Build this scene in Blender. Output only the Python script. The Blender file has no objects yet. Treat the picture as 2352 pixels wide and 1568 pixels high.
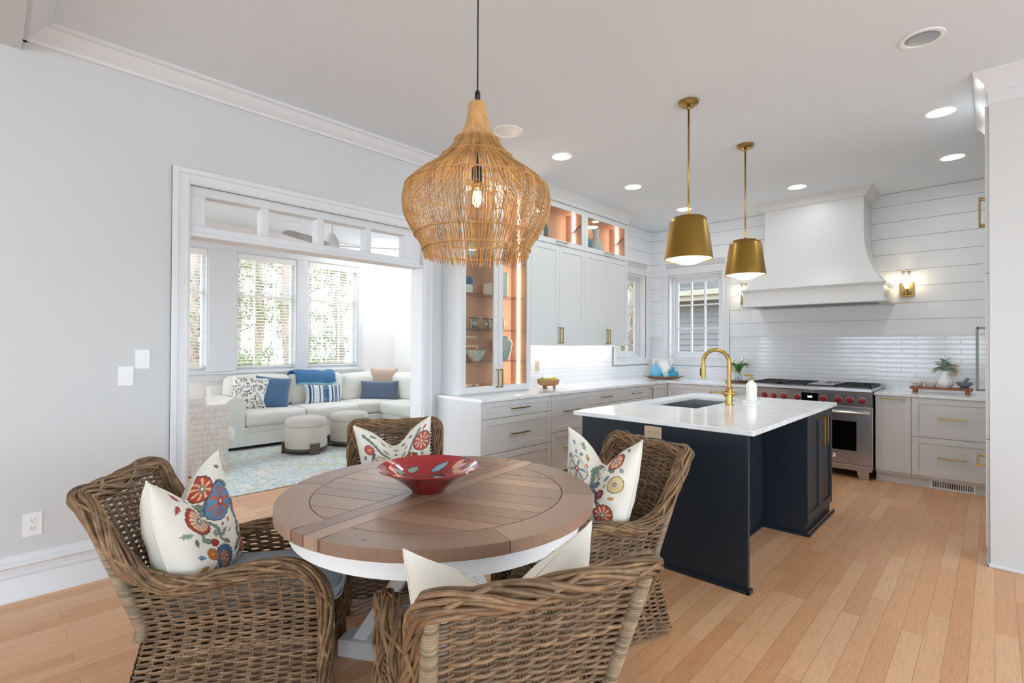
import bpy, bmesh, math, random
import numpy as np
from mathutils import Vector, Matrix

random.seed(7)
rng = np.random.default_rng(11)
PI = math.pi
scene = bpy.context.scene
COL = scene.collection

# ---------------------------------------------------------------- camera, world, exposure
def make_camera():
    yaw, pitch, roll, F = math.radians(43.657), math.radians(0.492), math.radians(0.268), 1160.2
    f = Vector((-math.sin(yaw)*math.cos(pitch), math.cos(yaw)*math.cos(pitch), math.sin(pitch)))
    r = Vector((math.cos(yaw), math.sin(yaw), 0)); u = r.cross(f)
    r2 = r*math.cos(roll) + u*math.sin(roll); u2 = -r*math.sin(roll) + u*math.cos(roll)
    cd = bpy.data.cameras.new('camera'); cd.sensor_width = 36; cd.lens = F/2352*36
    cd.clip_start = 0.05; cd.clip_end = 300
    co = bpy.data.objects.new('camera', cd); COL.objects.link(co)
    m = Matrix((r2, u2, -f)).transposed().to_4x4(); m.translation = Vector((0, 0, 1.38))
    co.matrix_world = m
    scene.camera = co
make_camera()

world = bpy.data.worlds.new('sky'); scene.world = world; world.use_nodes = True
wn = world.node_tree.nodes; wl = world.node_tree.links
wn['Background'].inputs[0].default_value = (0.72, 0.875, 1.0, 1)
wn['Background'].inputs[1].default_value = 7.4

vs = scene.view_settings
vs.view_transform = 'Standard'; vs.look = 'None'; vs.gamma = 1; vs.use_curve_mapping = False
vs.exposure = 0.0
cy = scene.cycles
cy.use_denoising = True
try: cy.denoiser = 'OPENIMAGEDENOISE'
except Exception: pass
cy.use_adaptive_sampling = True; cy.adaptive_threshold = .025
cy.max_bounces = 8; cy.diffuse_bounces = 5; cy.glossy_bounces = 4; cy.transmission_bounces = 8; cy.transparent_max_bounces = 12
cy.sample_clamp_indirect = 6; cy.caustics_reflective = False; cy.caustics_refractive = False

CEIL = 3.13; WX = -3.82; WY = 7.12

# ---------------------------------------------------------------- ceiling lights (real lamps)
def area_lamp(name, loc, size, energy, col=(.86, .95, 1), rot=(0, 0, 0), shape='DISK', sy=None, spread=PI, parent=None):
    ld = bpy.data.lights.new(name, 'AREA'); ld.shape = shape; ld.size = size
    if sy: ld.size_y = sy
    ld.energy = energy; ld.color = col; ld.spread = spread
    o = bpy.data.objects.new(name, ld); COL.objects.link(o); o.location = loc; o.rotation_euler = rot
    if parent is not None:
        o.parent = parent; o.location = Vector(loc) - ORG.get(parent.name, Vector((0, 0, 0)))
    return o
def point_lamp(name, loc, energy, r=.03, col=(1, .8, .55), parent=None):
    ld = bpy.data.lights.new(name, 'POINT'); ld.energy = energy; ld.color = col; ld.shadow_soft_size = r
    o = bpy.data.objects.new(name, ld); COL.objects.link(o); o.location = loc
    if parent is not None:
        o.parent = parent; o.location = Vector(loc) - ORG.get(parent.name, Vector((0, 0, 0)))
    return o
ORG = {}

# ---------------------------------------------------------------- materials
def lin(h):
    h = h.lstrip('#'); c = [int(h[i:i+2], 16)/255 for i in (0, 2, 4)]
    return tuple((x/12.92 if x <= .04045 else ((x+.055)/1.055)**2.4) for x in c)
def l4(h): return (*lin(h), 1)
MATS = {}
def mat(name, col='#ffffff', rough=.5, metal=0, emit=None, es=0, spec=None, trans=0, ior=1.45, coat=0, sheen=0, alpha=None):
    m = bpy.data.materials.new(name); m.use_nodes = True
    b = m.node_tree.nodes['Principled BSDF']
    b.inputs['Base Color'].default_value = l4(col) if isinstance(col, str) else (*col, 1)
    b.inputs['Roughness'].default_value = rough; b.inputs['Metallic'].default_value = metal
    if emit: b.inputs['Emission Color'].default_value = l4(emit); b.inputs['Emission Strength'].default_value = es
    if spec is not None: b.inputs['Specular IOR Level'].default_value = spec
    if trans: b.inputs['Transmission Weight'].default_value = trans; b.inputs['IOR'].default_value = ior
    if coat: b.inputs['Coat Weight'].default_value = coat; b.inputs['Coat Roughness'].default_value = .08
    if sheen: b.inputs['Sheen Weight'].default_value = sheen
    MATS[name] = m
    return m
def nt(m): return m.node_tree.nodes, m.node_tree.links, m.node_tree.nodes['Principled BSDF']
def coords(n, l, scale=(1, 1, 1), rot=(0, 0, 0), kind='Object'):
    tc = n.new('ShaderNodeTexCoord'); mp = n.new('ShaderNodeMapping')
    mp.inputs['Scale'].default_value = scale; mp.inputs['Rotation'].default_value = rot
    l.new(tc.outputs[kind], mp.inputs['Vector']); return mp.outputs['Vector']
def noise(n, l, vec, scale, detail=3, rough=.5, dist=0):
    t = n.new('ShaderNodeTexNoise'); t.inputs['Scale'].default_value = scale; t.inputs['Detail'].default_value = detail
    t.inputs['Roughness'].default_value = rough; t.inputs['Distortion'].default_value = dist
    l.new(vec, t.inputs['Vector']); return t
def ramp(n, l, fac, stops, interp='LINEAR'):
    r = n.new('ShaderNodeValToRGB'); r.color_ramp.interpolation = interp
    els = r.color_ramp.elements
    while len(els) < len(stops): els.new(.5)
    for e, (p, c) in zip(els, stops):
        e.position = p; e.color = l4(c) if isinstance(c, str) else (c, c, c, 1)
    l.new(fac, r.inputs['Fac']); return r.outputs['Color']
def bump(n, l, b, h, strength=.3, dist=.002):
    bp = n.new('ShaderNodeBump'); bp.inputs['Strength'].default_value = strength; bp.inputs['Distance'].default_value = dist
    l.new(h, bp.inputs['Height']); l.new(bp.outputs['Normal'], b.inputs['Normal']); return bp
def mixc(n, l, fac, a, b, mode='MIX'):
    m = n.new('ShaderNodeMix'); m.data_type = 'RGBA'; m.blend_type = mode
    for sock, v in ((m.inputs[0], fac), (m.inputs[6], a), (m.inputs[7], b)):
        if hasattr(v, 'links') or hasattr(v, 'is_linked'): l.new(v, sock)
        else: sock.default_value = v
    return m.outputs[2]

mat('wall', '#d3d3d3', .75)
mat('ceiling', '#e4ebf1', .85)
mat('trim', '#e2e2e4', .35)
mat('shiplap', '#ecedf0', .45)
mat('sunwall', '#f6f1ef', .8)
mat('cabinet', '#dadada', .38)
mat('groove', '#8a8a8a', .8)
mat('brass', '#a98a50', .3, 1)
mat('brasslight', '#9a7a3c', .34, 1)
mat('steel', '#c3c3c6', .28, 1)
mat('steeldark', '#55565a', .35, 1)
mat('blackiron', '#141416', .5)
mat('blackglass', '#05060a', .08)
mat('black', '#101010', .5)
mat('redknob', '#8e1622', .25)
mat('white', '#f4f4f4', .4)
mat('ceramic', '#f3f1ee', .18)
mat('plate', '#efeeee', .35)
mat('cream', '#e9dcc6', .6)
mat('chrome', '#d8d8d8', .12, 1)
mat('glow', '#ffffff', .5, emit='#fffaf0', es=9)
mat('glowwarm', '#ffffff', .5, emit='#ffdcae', es=14)
mat('strip', '#ffffff', .5, emit='#ffe6c8', es=26)
mat('opal', '#fffdf4', .35, emit='#fff3cf', es=2.2)
mat('bulb', '#ffffff', .3, emit='#ffe2a8', es=40)
mat('peachback', '#c79c88', .65)
mat('blueceramic', '#6fb4dc', .3)
mat('aqua', '#a8e0e4', .25)
mat('navyceramic', '#2d3c58', .2)
mat('slate', '#6b7880', .35)
mat('graystone', '#7d828c', .4)
mat('sofa', '#e9e6e0', .85, sheen=.2)
mat('seatfab', '#a9b6c2', .85, sheen=.2)
mat('pillowback', '#e9e4d8', .85)
mat('bluevelvet', '#48688c', .75, sheen=.4)
mat('denimvelvet', '#57677f', .6, sheen=.4)
mat('tanvelvet', '#cbb09c', .7, sheen=.4)
mat('throw', '#4a759f', .9)
mat('throwedge', '#8fd3e2', .9)
mat('darkwood', '#5c4c40', .5)
mat('plywood', '#8c7863', .5)
mat('blindwhite', '#f6f2ee', .5)
mat('fanwhite', '#e8e8e8', .3)
mat('fanblade', '#8f9396', .4)
mat('lime', '#7f9a2c', .45)
mat('lemon', '#e3b932', .45)
mat('stem', '#4f8a3a', .5)
mat('tulip', '#f2f4e6', .5)
mat('sage', '#a6baab', .7)
mat('needle', '#727d58', .8)
mat('leafgreen', '#4d7442', .8)
mat('straw', '#b08a66', .95)
mat('paleshell', '#e2c9bd', .5)
mat('tanplate', '#cdbb9f', .5)
mat('graymetal', '#8d8f88', .5, .6)
mat('woodnatural', '#c99a63', .45)

def glassmat(name, tint=(1, 1, 1), a=.12):
    m = bpy.data.materials.new(name); m.use_nodes = True; n = m.node_tree.nodes; l = m.node_tree.links
    n.remove(n['Principled BSDF']); o = n['Material Output']
    t = n.new('ShaderNodeBsdfTransparent'); t.inputs[0].default_value = (*tint, 1)
    g = n.new('ShaderNodeBsdfGlossy'); g.inputs['Roughness'].default_value = .03
    fr = n.new('ShaderNodeLayerWeight'); fr.inputs[0].default_value = .5
    pw = n.new('ShaderNodeMath'); pw.operation = 'POWER'; pw.inputs[1].default_value = 3.5; l.new(fr.outputs['Facing'], pw.inputs[0])
    mu = n.new('ShaderNodeMath'); mu.operation = 'MULTIPLY_ADD'; mu.inputs[1].default_value = min(.9, a*4); mu.inputs[2].default_value = a*.3
    l.new(pw.outputs[0], mu.inputs[0]); mx = n.new('ShaderNodeMixShader')
    l.new(mu.outputs[0], mx.inputs[0]); l.new(t.outputs[0], mx.inputs[1]); l.new(g.outputs[0], mx.inputs[2]); l.new(mx.outputs[0], o.inputs['Surface'])
    MATS[name] = m
glassmat('glass'); glassmat('glassware', (.93, .95, .96), .22); glassmat('smokeglass', (.86, .9, .88), .12); glassmat('aquaglass', (.55, .86, .95), .2)

def wood(name, c1, c2, scale=(1, 1, 1), rough=.45, s=6, rot=(0, 0, 0), bs=.15):
    m = mat(name, c1, rough); n, l, b = nt(m); v = coords(n, l, scale, rot)
    t = noise(n, l, v, s, 6, .6, .6)
    l.new(ramp(n, l, t.outputs[0], [(.3, c2), (.55, c1), (.75, c2)]), b.inputs['Base Color'])
    if bs: bump(n, l, b, t.outputs[0], bs, .001)
    return m
wood('navywood', '#1b2631', '#10181f', (22, 22, .6), .42, 4, bs=.25)
wood('traywood', '#9c6a40', '#70462a', (3, 12, 3), .45)
wood('bowlwood', '#b17f55', '#8a5c3c', (2, 2, 14), .4)
wood('capwood', '#d2a36c', '#b4834d', (9, 9, 1.2), .45)
wood('redwood', '#9c5530', '#7c3c20', (3, 20, 20), .4)
wood('bark', '#a3948a', '#6f645e', (6, 6, 1.5), .95, 3, bs=.6)

def rattan(name, c, spread=.5):
    m = mat(name, c[0], .5); n, l, b = nt(m)
    v = coords(n, l, (1, 1, 1)); t = noise(n, l, v, 26, 3, .6); t2 = noise(n, l, v, 5, 2, .5)
    a = ramp(n, l, t.outputs[0], [(.28, c[2]), (.48, c[0]), (.7, c[1])])
    ge = n.new('ShaderNodeNewGeometry'); isl_ = ramp(n, l, ge.outputs['Random Per Island'], [(0, .58), (.5, .95), (1, 1.25)])
    l.new(mixc(n, l, 1.0, mixc(n, l, t2.outputs[0], a, l4(c[0])), isl_, 'MULTIPLY'), b.inputs['Base Color'])
    t3 = noise(n, l, v, 180, 2, .5); bump(n, l, b, t3.outputs[0], .25, .001)
rattan('wicker', ('#7d6147', '#a08364', '#4a3624'))
rattan('wickerrim', ('#7f6043', '#ad8b62', '#4a3320'))
rattan('canewrap', ('#8f7960', '#a8947b', '#6b563f'))
rattan('pendantcane', ('#b98a52', '#d6b07a', '#8a5f32'))

def floor_mat():
    m = mat('oak', '#c69873', .33); n, l, b = nt(m)
    v = coords(n, l, (1, 1, 1), (0, 0, PI/2))
    br = n.new('ShaderNodeTexBrick'); br.offset = .37; br.offset_frequency = 3; br.squash = 1
    br.inputs['Scale'].default_value = 1; br.inputs['Brick Width'].default_value = .78; br.inputs['Row Height'].default_value = .083
    br.inputs['Mortar Size'].default_value = .0011; br.inputs['Mortar Smooth'].default_value = .2
    br.inputs['Color1'].default_value = (0, 0, 0, 1); br.inputs['Color2'].default_value = (1, 1, 1, 1); br.inputs['Mortar'].default_value = (.5, .5, .5, 1)
    l.new(v, br.inputs['Vector'])
    plank = ramp(n, l, br.outputs['Color'], [(0, '#d69d70'), (.3, '#dca578'), (.6, '#e2ad81'), (1, '#e9b88e')])
    vg = coords(n, l, (14, 1.1, 1)); add = n.new('ShaderNodeVectorMath'); add.operation = 'ADD'
    sc = n.new('ShaderNodeVectorMath'); sc.operation = 'SCALE'; sc.inputs['Scale'].default_value = 17
    l.new(br.outputs['Color'], sc.inputs[0]); l.new(vg, add.inputs[0]); l.new(sc.outputs[0], add.inputs[1])
    g = noise(n, l, add.outputs[0], 1.6, 3, .5, .9)
    w = n.new('ShaderNodeMath'); w.operation = 'MULTIPLY'; w.inputs[1].default_value = 60; l.new(g.outputs[0], w.inputs[0])
    sn = n.new('ShaderNodeMath'); sn.operation = 'SINE'; l.new(w.outputs[0], sn.inputs[0])
    gr = ramp(n, l, sn.outputs[0], [(0, 1.0), (.6, .95), (.95, .84)])
    c = mixc(n, l, .75, plank, gr, 'MULTIPLY')
    fine = noise(n, l, coords(n, l, (160, 4, 1)), 1, 2, .5)
    c = mixc(n, l, .5, c, ramp(n, l, fine.outputs[0], [(.35, .86), (.6, 1.0)]), 'MULTIPLY')
    c = mixc(n, l, br.outputs['Fac'], c, l4('#a87a55'))
    l.new(c, b.inputs['Base Color']); b.inputs['Roughness'].default_value = .36
    inv = n.new('ShaderNodeMath'); inv.operation = 'SUBTRACT'; inv.inputs[0].default_value = 1; l.new(br.outputs['Fac'], inv.inputs[1])
    bump(n, l, b, inv.outputs[0], .4, .0015)
floor_mat()

def quartz():
    m = mat('quartz', '#f4f4f5', .14, coat=.3); n, l, b = nt(m); v = coords(n, l)
    t = noise(n, l, v, 1.3, 6, .6, 1.6)
    c = ramp(n, l, t.outputs[0], [(.47, '#f5f5f6'), (.497, '#e6e6e9'), (.503, '#eaeaec'), (.53, '#f5f5f6')])
    l.new(c, b.inputs['Base Color'])
quartz()

def tile_mat(name, axis):
    m = mat(name, '#e9e9ec', .12, coat=.4); n, l, b = nt(m)
    v = coords(n, l, (1, 1, 1), (PI/2, 0, 0) if axis == 'y' else (0, 0, 0))
    if axis == 'x':
        tc = n.new('ShaderNodeTexCoord'); sp = n.new('ShaderNodeSeparateXYZ'); cb = n.new('ShaderNodeCombineXYZ')
        l.new(tc.outputs['Object'], sp.inputs[0]); l.new(sp.outputs['Y'], cb.inputs['X']); l.new(sp.outputs['Z'], cb.inputs['Y']); v = cb.outputs[0]
    else:
        tc = n.new('ShaderNodeTexCoord'); sp = n.new('ShaderNodeSeparateXYZ'); cb = n.new('ShaderNodeCombineXYZ')
        l.new(tc.outputs['Object'], sp.inputs[0]); l.new(sp.outputs['X'], cb.inputs['X']); l.new(sp.outputs['Z'], cb.inputs['Y']); v = cb.outputs[0]
    def brick(ms, sm):
        br = n.new('ShaderNodeTexBrick'); br.offset = .5; br.inputs['Scale'].default_value = 1
        br.inputs['Brick Width'].default_value = .25; br.inputs['Row Height'].default_value = .0525
        br.inputs['Mortar Size'].default_value = ms; br.inputs['Mortar Smooth'].default_value = sm
        l.new(v, br.inputs['Vector']); return br
    b1 = brick(.0012, .1); b2 = brick(.012, 1.0)
    l.new(mixc(n, l, b1.outputs['Fac'], l4('#e9e9ec'), l4('#cfcfd3')), b.inputs['Base Color'])
    inv = n.new('ShaderNodeMath'); inv.operation = 'SUBTRACT'; inv.inputs[0].default_value = 1; l.new(b2.outputs['Fac'], inv.inputs[1])
    bump(n, l, b, inv.outputs[0], .4, .004)
tile_mat('tiley', 'y'); tile_mat('tilex', 'x')

def rug_mat():
    m = mat('rug', '#d9e4e2', .95); n, l, b = nt(m); v = coords(n, l)
    t1 = noise(n, l, v, 5.5, 5, .6, 2.2); t2 = noise(n, l, v, 9, 4, .6, 2.5); t3 = noise(n, l, v, 2.6, 3, .5, .5)
    base = ramp(n, l, t3.outputs[0], [(.35, '#ebe9e2'), (.5, '#dbe6e6'), (.65, '#e3d9c6')])
    k1 = ramp(n, l, t1.outputs[0], [(.47, 0.0), (.5, .85), (.52, 0.0)])
    k2 = ramp(n, l, t2.outputs[0], [(.57, 0.0), (.62, .85), (.67, 0.0)])
    c = mixc(n, l, k1, base, l4('#5d9fb8')); c = mixc(n, l, k2, c, l4('#b89a78'))
    l.new(c, b.inputs['Base Color'])
    f = noise(n, l, v, 160, 2, .5); bump(n, l, b, f.outputs[0], .5, .004)
rug_mat()

def fabric(name, c1, c2, sc=220, st=.4, mix=.5):
    m = mat(name, c1, .9, sheen=.15); n, l, b = nt(m); v = coords(n, l)
    t = noise(n, l, v, sc, 3, .6)
    l.new(ramp(n, l, t.outputs[0], [(.35, c2), (.6, c1)]), b.inputs['Base Color']); bump(n, l, b, t.outputs[0], st, .002)
fabric('boucle', '#d8d2c8', '#bdb5a8', 260)
fabric('seatfab2', '#b4bfca', '#9fadb9', 300, .2)
def ropeweave():
    m = mat('ropeweave', '#d6cdc3', .9); n, l, b = nt(m)
    v = coords(n, l, (150, 150, 9)); t = noise(n, l, v, 1, 2, .5)
    z = coords(n, l, (0, 0, 1)); wv = n.new('ShaderNodeTexWave'); wv.wave_type = 'BANDS'; wv.bands_direction = 'Z'; wv.inputs['Scale'].default_value = 5.2
    wv.inputs['Distortion'].default_value = 0; l.new(z, wv.inputs['Vector'])
    c1 = ramp(n, l, t.outputs[0], [(.33, '#cfc5bc'), (.6, '#ece7e1')])
    c2 = ramp(n, l, wv.outputs[0], [(.0, .75), (.12, 1.0)])
    l.new(mixc(n, l, .8, c1, c2, 'MULTIPLY'), b.inputs['Base Color'])
    bump(n, l, b, t.outputs[0], .6, .006)
ropeweave()

def vcol_mat(name, rough=.8, bumps=0, sc=200, coat=0):
    m = mat(name, '#ffffff', rough, coat=coat); n, l, b = nt(m)
    a = n.new('ShaderNodeVertexColor'); a.layer_name = 'Col'; l.new(a.outputs['Color'], b.inputs['Base Color'])
    if bumps:
        t = noise(n, l, coords(n, l), sc, 3, .6); bump(n, l, b, t.outputs[0], bumps, .002)
    return m
vcol_mat('embroidery', .85, .25, 350)
vcol_mat('painted', .12, coat=.5)
vcol_mat('printed', .85, .2)
def tabletop_mat():
    m = vcol_mat('tablewood', .38); n, l, b = nt(m)
    src = b.inputs['Base Color'].links[0].from_socket
    t = noise(n, l, coords(n, l, (7, 30, 7), (0, 0, .5)), 3, 5, .65, .5)
    l.new(mixc(n, l, .65, src, ramp(n, l, t.outputs[0], [(.3, .72), (.55, 1.0)]), 'MULTIPLY'), b.inputs['Base Color'])
    vo = n.new('ShaderNodeTexVoronoi'); vo.inputs['Scale'].default_value = 7; l.new(coords(n, l), vo.inputs['Vector'])
    s2 = b.inputs['Base Color'].links[0].from_socket
    l.new(mixc(n, l, 1.0, s2, ramp(n, l, vo.outputs['Distance'], [(.035, .12), (.06, 1.0)]), 'MULTIPLY'), b.inputs['Base Color'])
    t2 = noise(n, l, coords(n, l, (40, 160, 40), (0, 0, .5)), 1.5, 3, .6); bump(n, l, b, t2.outputs[0], .35, .002)
tabletop_mat()
def siding_mat():
    m = mat('shingles', '#7e8290', .9); n, l, b = nt(m); v = coords(n, l, (1, 1, 1), (0, 0, 0))
    br = n.new('ShaderNodeTexBrick'); br.inputs['Scale'].default_value = 1; br.inputs['Brick Width'].default_value = .42; br.inputs['Row Height'].default_value = .14
    br.inputs['Mortar Size'].default_value = .008; br.inputs['Color1'].default_value = l4('#3a3632'); br.inputs['Color2'].default_value = l4('#4d4944'); br.inputs['Mortar'].default_value = l4('#1d1b19')
    l.new(v, br.inputs['Vector']); l.new(br.outputs['Color'], b.inputs['Base Color'])
siding_mat()
mat('siding', '#6b6c6c', .7)
mat('bouncepale', '#e2e0dc', .9)  # pale surface for the added slabs that bounce daylight upward
mat('fascia', '#8f8a7a', .6)

# ---------------------------------------------------------------- mesh building
class MB:
    def __init__(s): s.v = []; s.f = []; s.c = None
    def add(s, vs_, fs_):
        o = len(s.v); s.v.extend([tuple(p) for p in vs_]); s.f.extend([tuple(i+o for i in f) for f in fs_]); return s
    def box(s, x0, x1, y0, y1, z0, z1):
        x0, x1 = min(x0, x1), max(x0, x1); y0, y1 = min(y0, y1), max(y0, y1); z0, z1 = min(z0, z1), max(z0, z1)
        return s.add([(x0, y0, z0), (x1, y0, z0), (x1, y1, z0), (x0, y1, z0), (x0, y0, z1), (x1, y0, z1), (x1, y1, z1), (x0, y1, z1)],
                     [(0, 3, 2, 1), (4, 5, 6, 7), (0, 1, 5, 4), (1, 2, 6, 5), (2, 3, 7, 6), (3, 0, 4, 7)])
    def obox(s, o, u, n, a0, a1, b0, b1, c0, c1):
        """box in a frame: u horizontal, world z up, n outward normal"""
        o, u, n = Vector(o), Vector(u), Vector(n); w = Vector((0, 0, 1))
        P = [o + u*a + w*b + n*c for c in (c0, c1) for (a, b) in ((a0, b0), (a1, b0), (a1, b1), (a0, b1))]
        return s.add(P, [(0, 3, 2, 1), (4, 5, 6, 7), (0, 1, 5, 4), (1, 2, 6, 5), (2, 3, 7, 6), (3, 0, 4, 7)])
    def tube(s, path, r, n=8, closed=False, cap=True, flat=1.0):
        P = [Vector(p) for p in path]; m = len(P)
        rs = r if hasattr(r, '__len__') else [r]*m
        up = None; rings = []
        for i in range(m):
            a = P[(i-1) % m] if (closed or i > 0) else P[i]; b = P[(i+1) % m] if (closed or i < m-1) else P[i]
            t = (b-a)
            if t.length < 1e-9: t = Vector((0, 0, 1))
            t.normalize()
            if up is None:
                up = Vector((0, 0, 1)) if abs(t.z) < .9 else Vector((1, 0, 0))
            e1 = up - t*up.dot(t)
            if e1.length < 1e-6: e1 = t.orthogonal()
            e1.normalize(); e2 = t.cross(e1); up = e1
            rings.append([P[i] + (e1*math.cos(2*PI*k/n)*flat + e2*math.sin(2*PI*k/n))*rs[i] for k in range(n)])
        vs_ = [p for rg in rings for p in rg]; fs_ = []
        for i in range(m if closed else m-1):
            j = (i+1) % m
            for k in range(n): fs_.append((i*n+k, i*n+(k+1) % n, j*n+(k+1) % n, j*n+k))
        if cap and not closed:
            fs_.append(tuple(range(n-1, -1, -1))); fs_.append(tuple((m-1)*n+k for k in range(n)))
        return s.add(vs_, fs_)
    def lathe(s, prof, c=(0, 0, 0), n=32, cap0=True, cap1=True, sx=1, sy=1):
        """prof: list of (r, z)"""
        vs_ = []; fs_ = []; m = len(prof)
        for (r, z) in prof:
            for k in range(n):
                a = 2*PI*k/n; vs_.append((c[0]+r*math.cos(a)*sx, c[1]+r*math.sin(a)*sy, c[2]+z))
        for i in range(m-1):
            for k in range(n): fs_.append((i*n+k, i*n+(k+1) % n, (i+1)*n+(k+1) % n, (i+1)*n+k))
        if cap0: fs_.append(tuple(range(n-1, -1, -1)))
        if cap1: fs_.append(tuple((m-1)*n+k for k in range(n)))
        return s.add(vs_, fs_)
    def prism(s, poly, axis, a, b):
        """poly 2-D extruded along axis; for x poly=(y,z), y: (x,z), z: (x,y)"""
        def P(p, t): return {'x': (t, p[0], p[1]), 'y': (p[0], t, p[1]), 'z': (p[0], p[1], t)}[axis]
        m = len(poly)
        return s.add([P(p, a) for p in poly]+[P(p, b) for p in poly],
                     [tuple(range(m-1, -1, -1)), tuple(range(m, 2*m))]+[(i, (i+1) % m, (i+1) % m+m, i+m) for i in range(m)])
    def grid(s, pts, nu, nv, close_u=False):
        """pts row-major nu*nv"""
        fs_ = []
        for i in range(nu if close_u else nu-1):
            for j in range(nv-1):
                i2 = (i+1) % nu; fs_.append((i*nv+j, i2*nv+j, i2*nv+j+1, i*nv+j+1))
        return s.add(pts, fs_)
    def sphere(s, c, r, n=16, sx=1, sy=1, sz=1):
        m = n//2; return s.lathe([(max(1e-4, r*math.sin(PI*i/m)), -r*math.cos(PI*i/m)*sz) for i in range(m+1)], c, n, sx=sx, sy=sy)
def fixnormals(me):
    bm = bmesh.new(); bm.from_mesh(me); bmesh.ops.recalc_face_normals(bm, faces=bm.faces); bm.to_mesh(me); bm.free()
def obj(name, mb, m, parent=None, smooth=False, bevel=0, cols=None, seg=2, fix=True, auto=None):
    me = bpy.data.meshes.new(name)
    vs_ = mb.v
    if parent is not None and parent.name in ORG:
        o = ORG[parent.name]; vs_ = [(p[0]-o.x, p[1]-o.y, p[2]-o.z) for p in vs_]
    me.from_pydata(vs_, [], mb.f); me.update()
    if fix and len(mb.v) < 60000: fixnormals(me)
    me.materials.append(MATS[m] if isinstance(m, str) else m)
    if smooth:
        me.polygons.foreach_set('use_smooth', [True]*len(me.polygons))
    if auto is not None:
        me.polygons.foreach_set('use_smooth', [True]*len(me.polygons)); me.set_sharp_from_angle(angle=math.radians(auto))
    if cols is not None:
        ca = me.color_attributes.new('Col', 'FLOAT_COLOR', 'POINT')
        ca.data.foreach_set('color', np.asarray(cols, dtype=np.float32).ravel())
    ob = bpy.data.objects.new(name, me); COL.objects.link(ob)
    if parent is not None:
        ob.parent = parent
        if parent.name in ORG: ORG[ob.name] = ORG[parent.name]
    if bevel:
        bv = ob.modifiers.new('bevel', 'BEVEL'); bv.width = bevel; bv.segments = seg; bv.limit_method = 'ANGLE'
    return ob
def thing(name, label, cat, loc=(0, 0, 0), group=None):
    o = bpy.data.objects.new(name, None); COL.objects.link(o); o.location = loc; o.empty_display_size = .05
    ORG[o.name] = Vector(loc); o['label'] = label; o['category'] = cat
    if group: o['group'] = group
    return o
def tag(o, label, cat, group=None, kind=None):
    o['label'] = label; o['category'] = cat
    if group: o['group'] = group
    if kind: o['kind'] = kind
    return o
def struct(name, mb, m, parent=None, **k):
    o = obj(name, mb, m, parent, **k)
    if parent is None: o['kind'] = 'structure'
    return o
def catmull(P, per=8, closed=False):
    P = [Vector(p) for p in P]; n = len(P); out = []
    R = range(n if closed else n-1)
    for i in R:
        g = lambda k: P[k % n] if closed else P[max(0, min(n-1, k))]
        p0, p1, p2, p3 = g(i-1), g(i), g(i+1), g(i+2)
        for j in range(per):
            t = j/per
            out.append(.5*((2*p1)+(-p0+p2)*t+(2*p0-5*p1+4*p2-p3)*t*t+(-p0+3*p1-3*p2+p3)*t**3))
    if not closed: out.append(P[-1])
    return out
def text_mesh(name, txt, size, loc, rot, m, parent, extrude=.0005, align='CENTER'):
    cu = bpy.data.curves.new(name, 'FONT'); cu.body = txt; cu.size = size; cu.extrude = extrude; cu.align_x = align; cu.align_y = 'CENTER'
    cu.materials.append(MATS[m])
    o = bpy.data.objects.new(name, cu); COL.objects.link(o); o.rotation_euler = rot
    bpy.context.view_layer.update(); me = bpy.data.meshes.new_from_object(o.evaluated_get(bpy.context.evaluated_depsgraph_get()))
    bpy.data.objects.remove(o); me.name = name; o = bpy.data.objects.new(name, me); COL.objects.link(o); o.rotation_euler = rot
    if not me.materials: me.materials.append(MATS[m])
    o.parent = parent; o.location = Vector(loc) - ORG.get(parent.name, Vector((0, 0, 0)))
    return o
def copy_tree(o, parent=None):
    c = o.copy(); COL.objects.link(c)
    if parent is not None: c.parent = parent
    for ch in list(o.children): copy_tree(ch, c)
    return c
# ================================================================ SETTING
SX = -8.05; SY1 = 5.27; SY0 = -0.9
b = MB(); b.box(-8.3, 4.75, -5.2, 7.4, -.12, 0); struct('floor', b, 'oak')
b = MB(); b.box(-8.3, 4.75, -5.2, 7.4, CEIL, CEIL+.15); struct('ceiling', b, 'ceiling')

# left wall with the wide opening and the kitchen window
b = MB(); X0, X1 = -3.98, WX
b.box(X0, X1, -5, .93, 0, CEIL); b.box(X0, X1, .93, 2.80, 2.44, CEIL); b.box(X0, X1, 2.80, 6.10, 0, CEIL)
b.box(X0, X1, 6.10, 6.92, 0, 1.21); b.box(X0, X1, 6.10, 6.92, 2.44, CEIL); b.box(X0, X1, 6.92, 7.28, 0, CEIL)
wall_left = struct('wall_left', b, 'wall')
# range wall
b = MB(); b.box(WX, -3.54, WY, WY+.16, 0, CEIL); b.box(-3.54, -2.735, WY, WY+.16, 0, 1.207); b.box(-3.54, -2.735, WY, WY+.16, 2.44, CEIL)
b.box(-2.735, .86, WY, WY+.16, 0, CEIL); wall_back = struct('wall_back', b, 'wall')
b = MB(); b.box(.70, .86, 4.41, WY, 0, CEIL); b.box(.86, 4.6, 4.41, 4.57, 0, CEIL); struct('wall_right', b, 'wall')
b = MB(); b.box(4.6, 4.75, -5.2, 4.57, 0, .35); b.box(4.6, 4.75, -5.2, 4.57, 2.75, CEIL)
for y in (-5.2, -2.1, 1.1, 4.2): b.box(4.6, 4.75, y, y+.35, .35, 2.75)
struct('wall_side', b, 'wall')
b = MB(); b.box(-3.98, 4.75, -5.2, -5.0, 0, .1); b.box(-3.98, 4.75, -5.2, -5.0, 2.2, CEIL); b.box(-1.0, 1.35, -5.2, -5.0, .1, .9)
for x in (-3.98, -1.3, 1.3, 4.3): b.box(x, x+.35, -5.2, -5.0, .1, 2.75)
b.box(1.65, 4.3, -5.2, -5.0, .1, 2.75)
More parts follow.
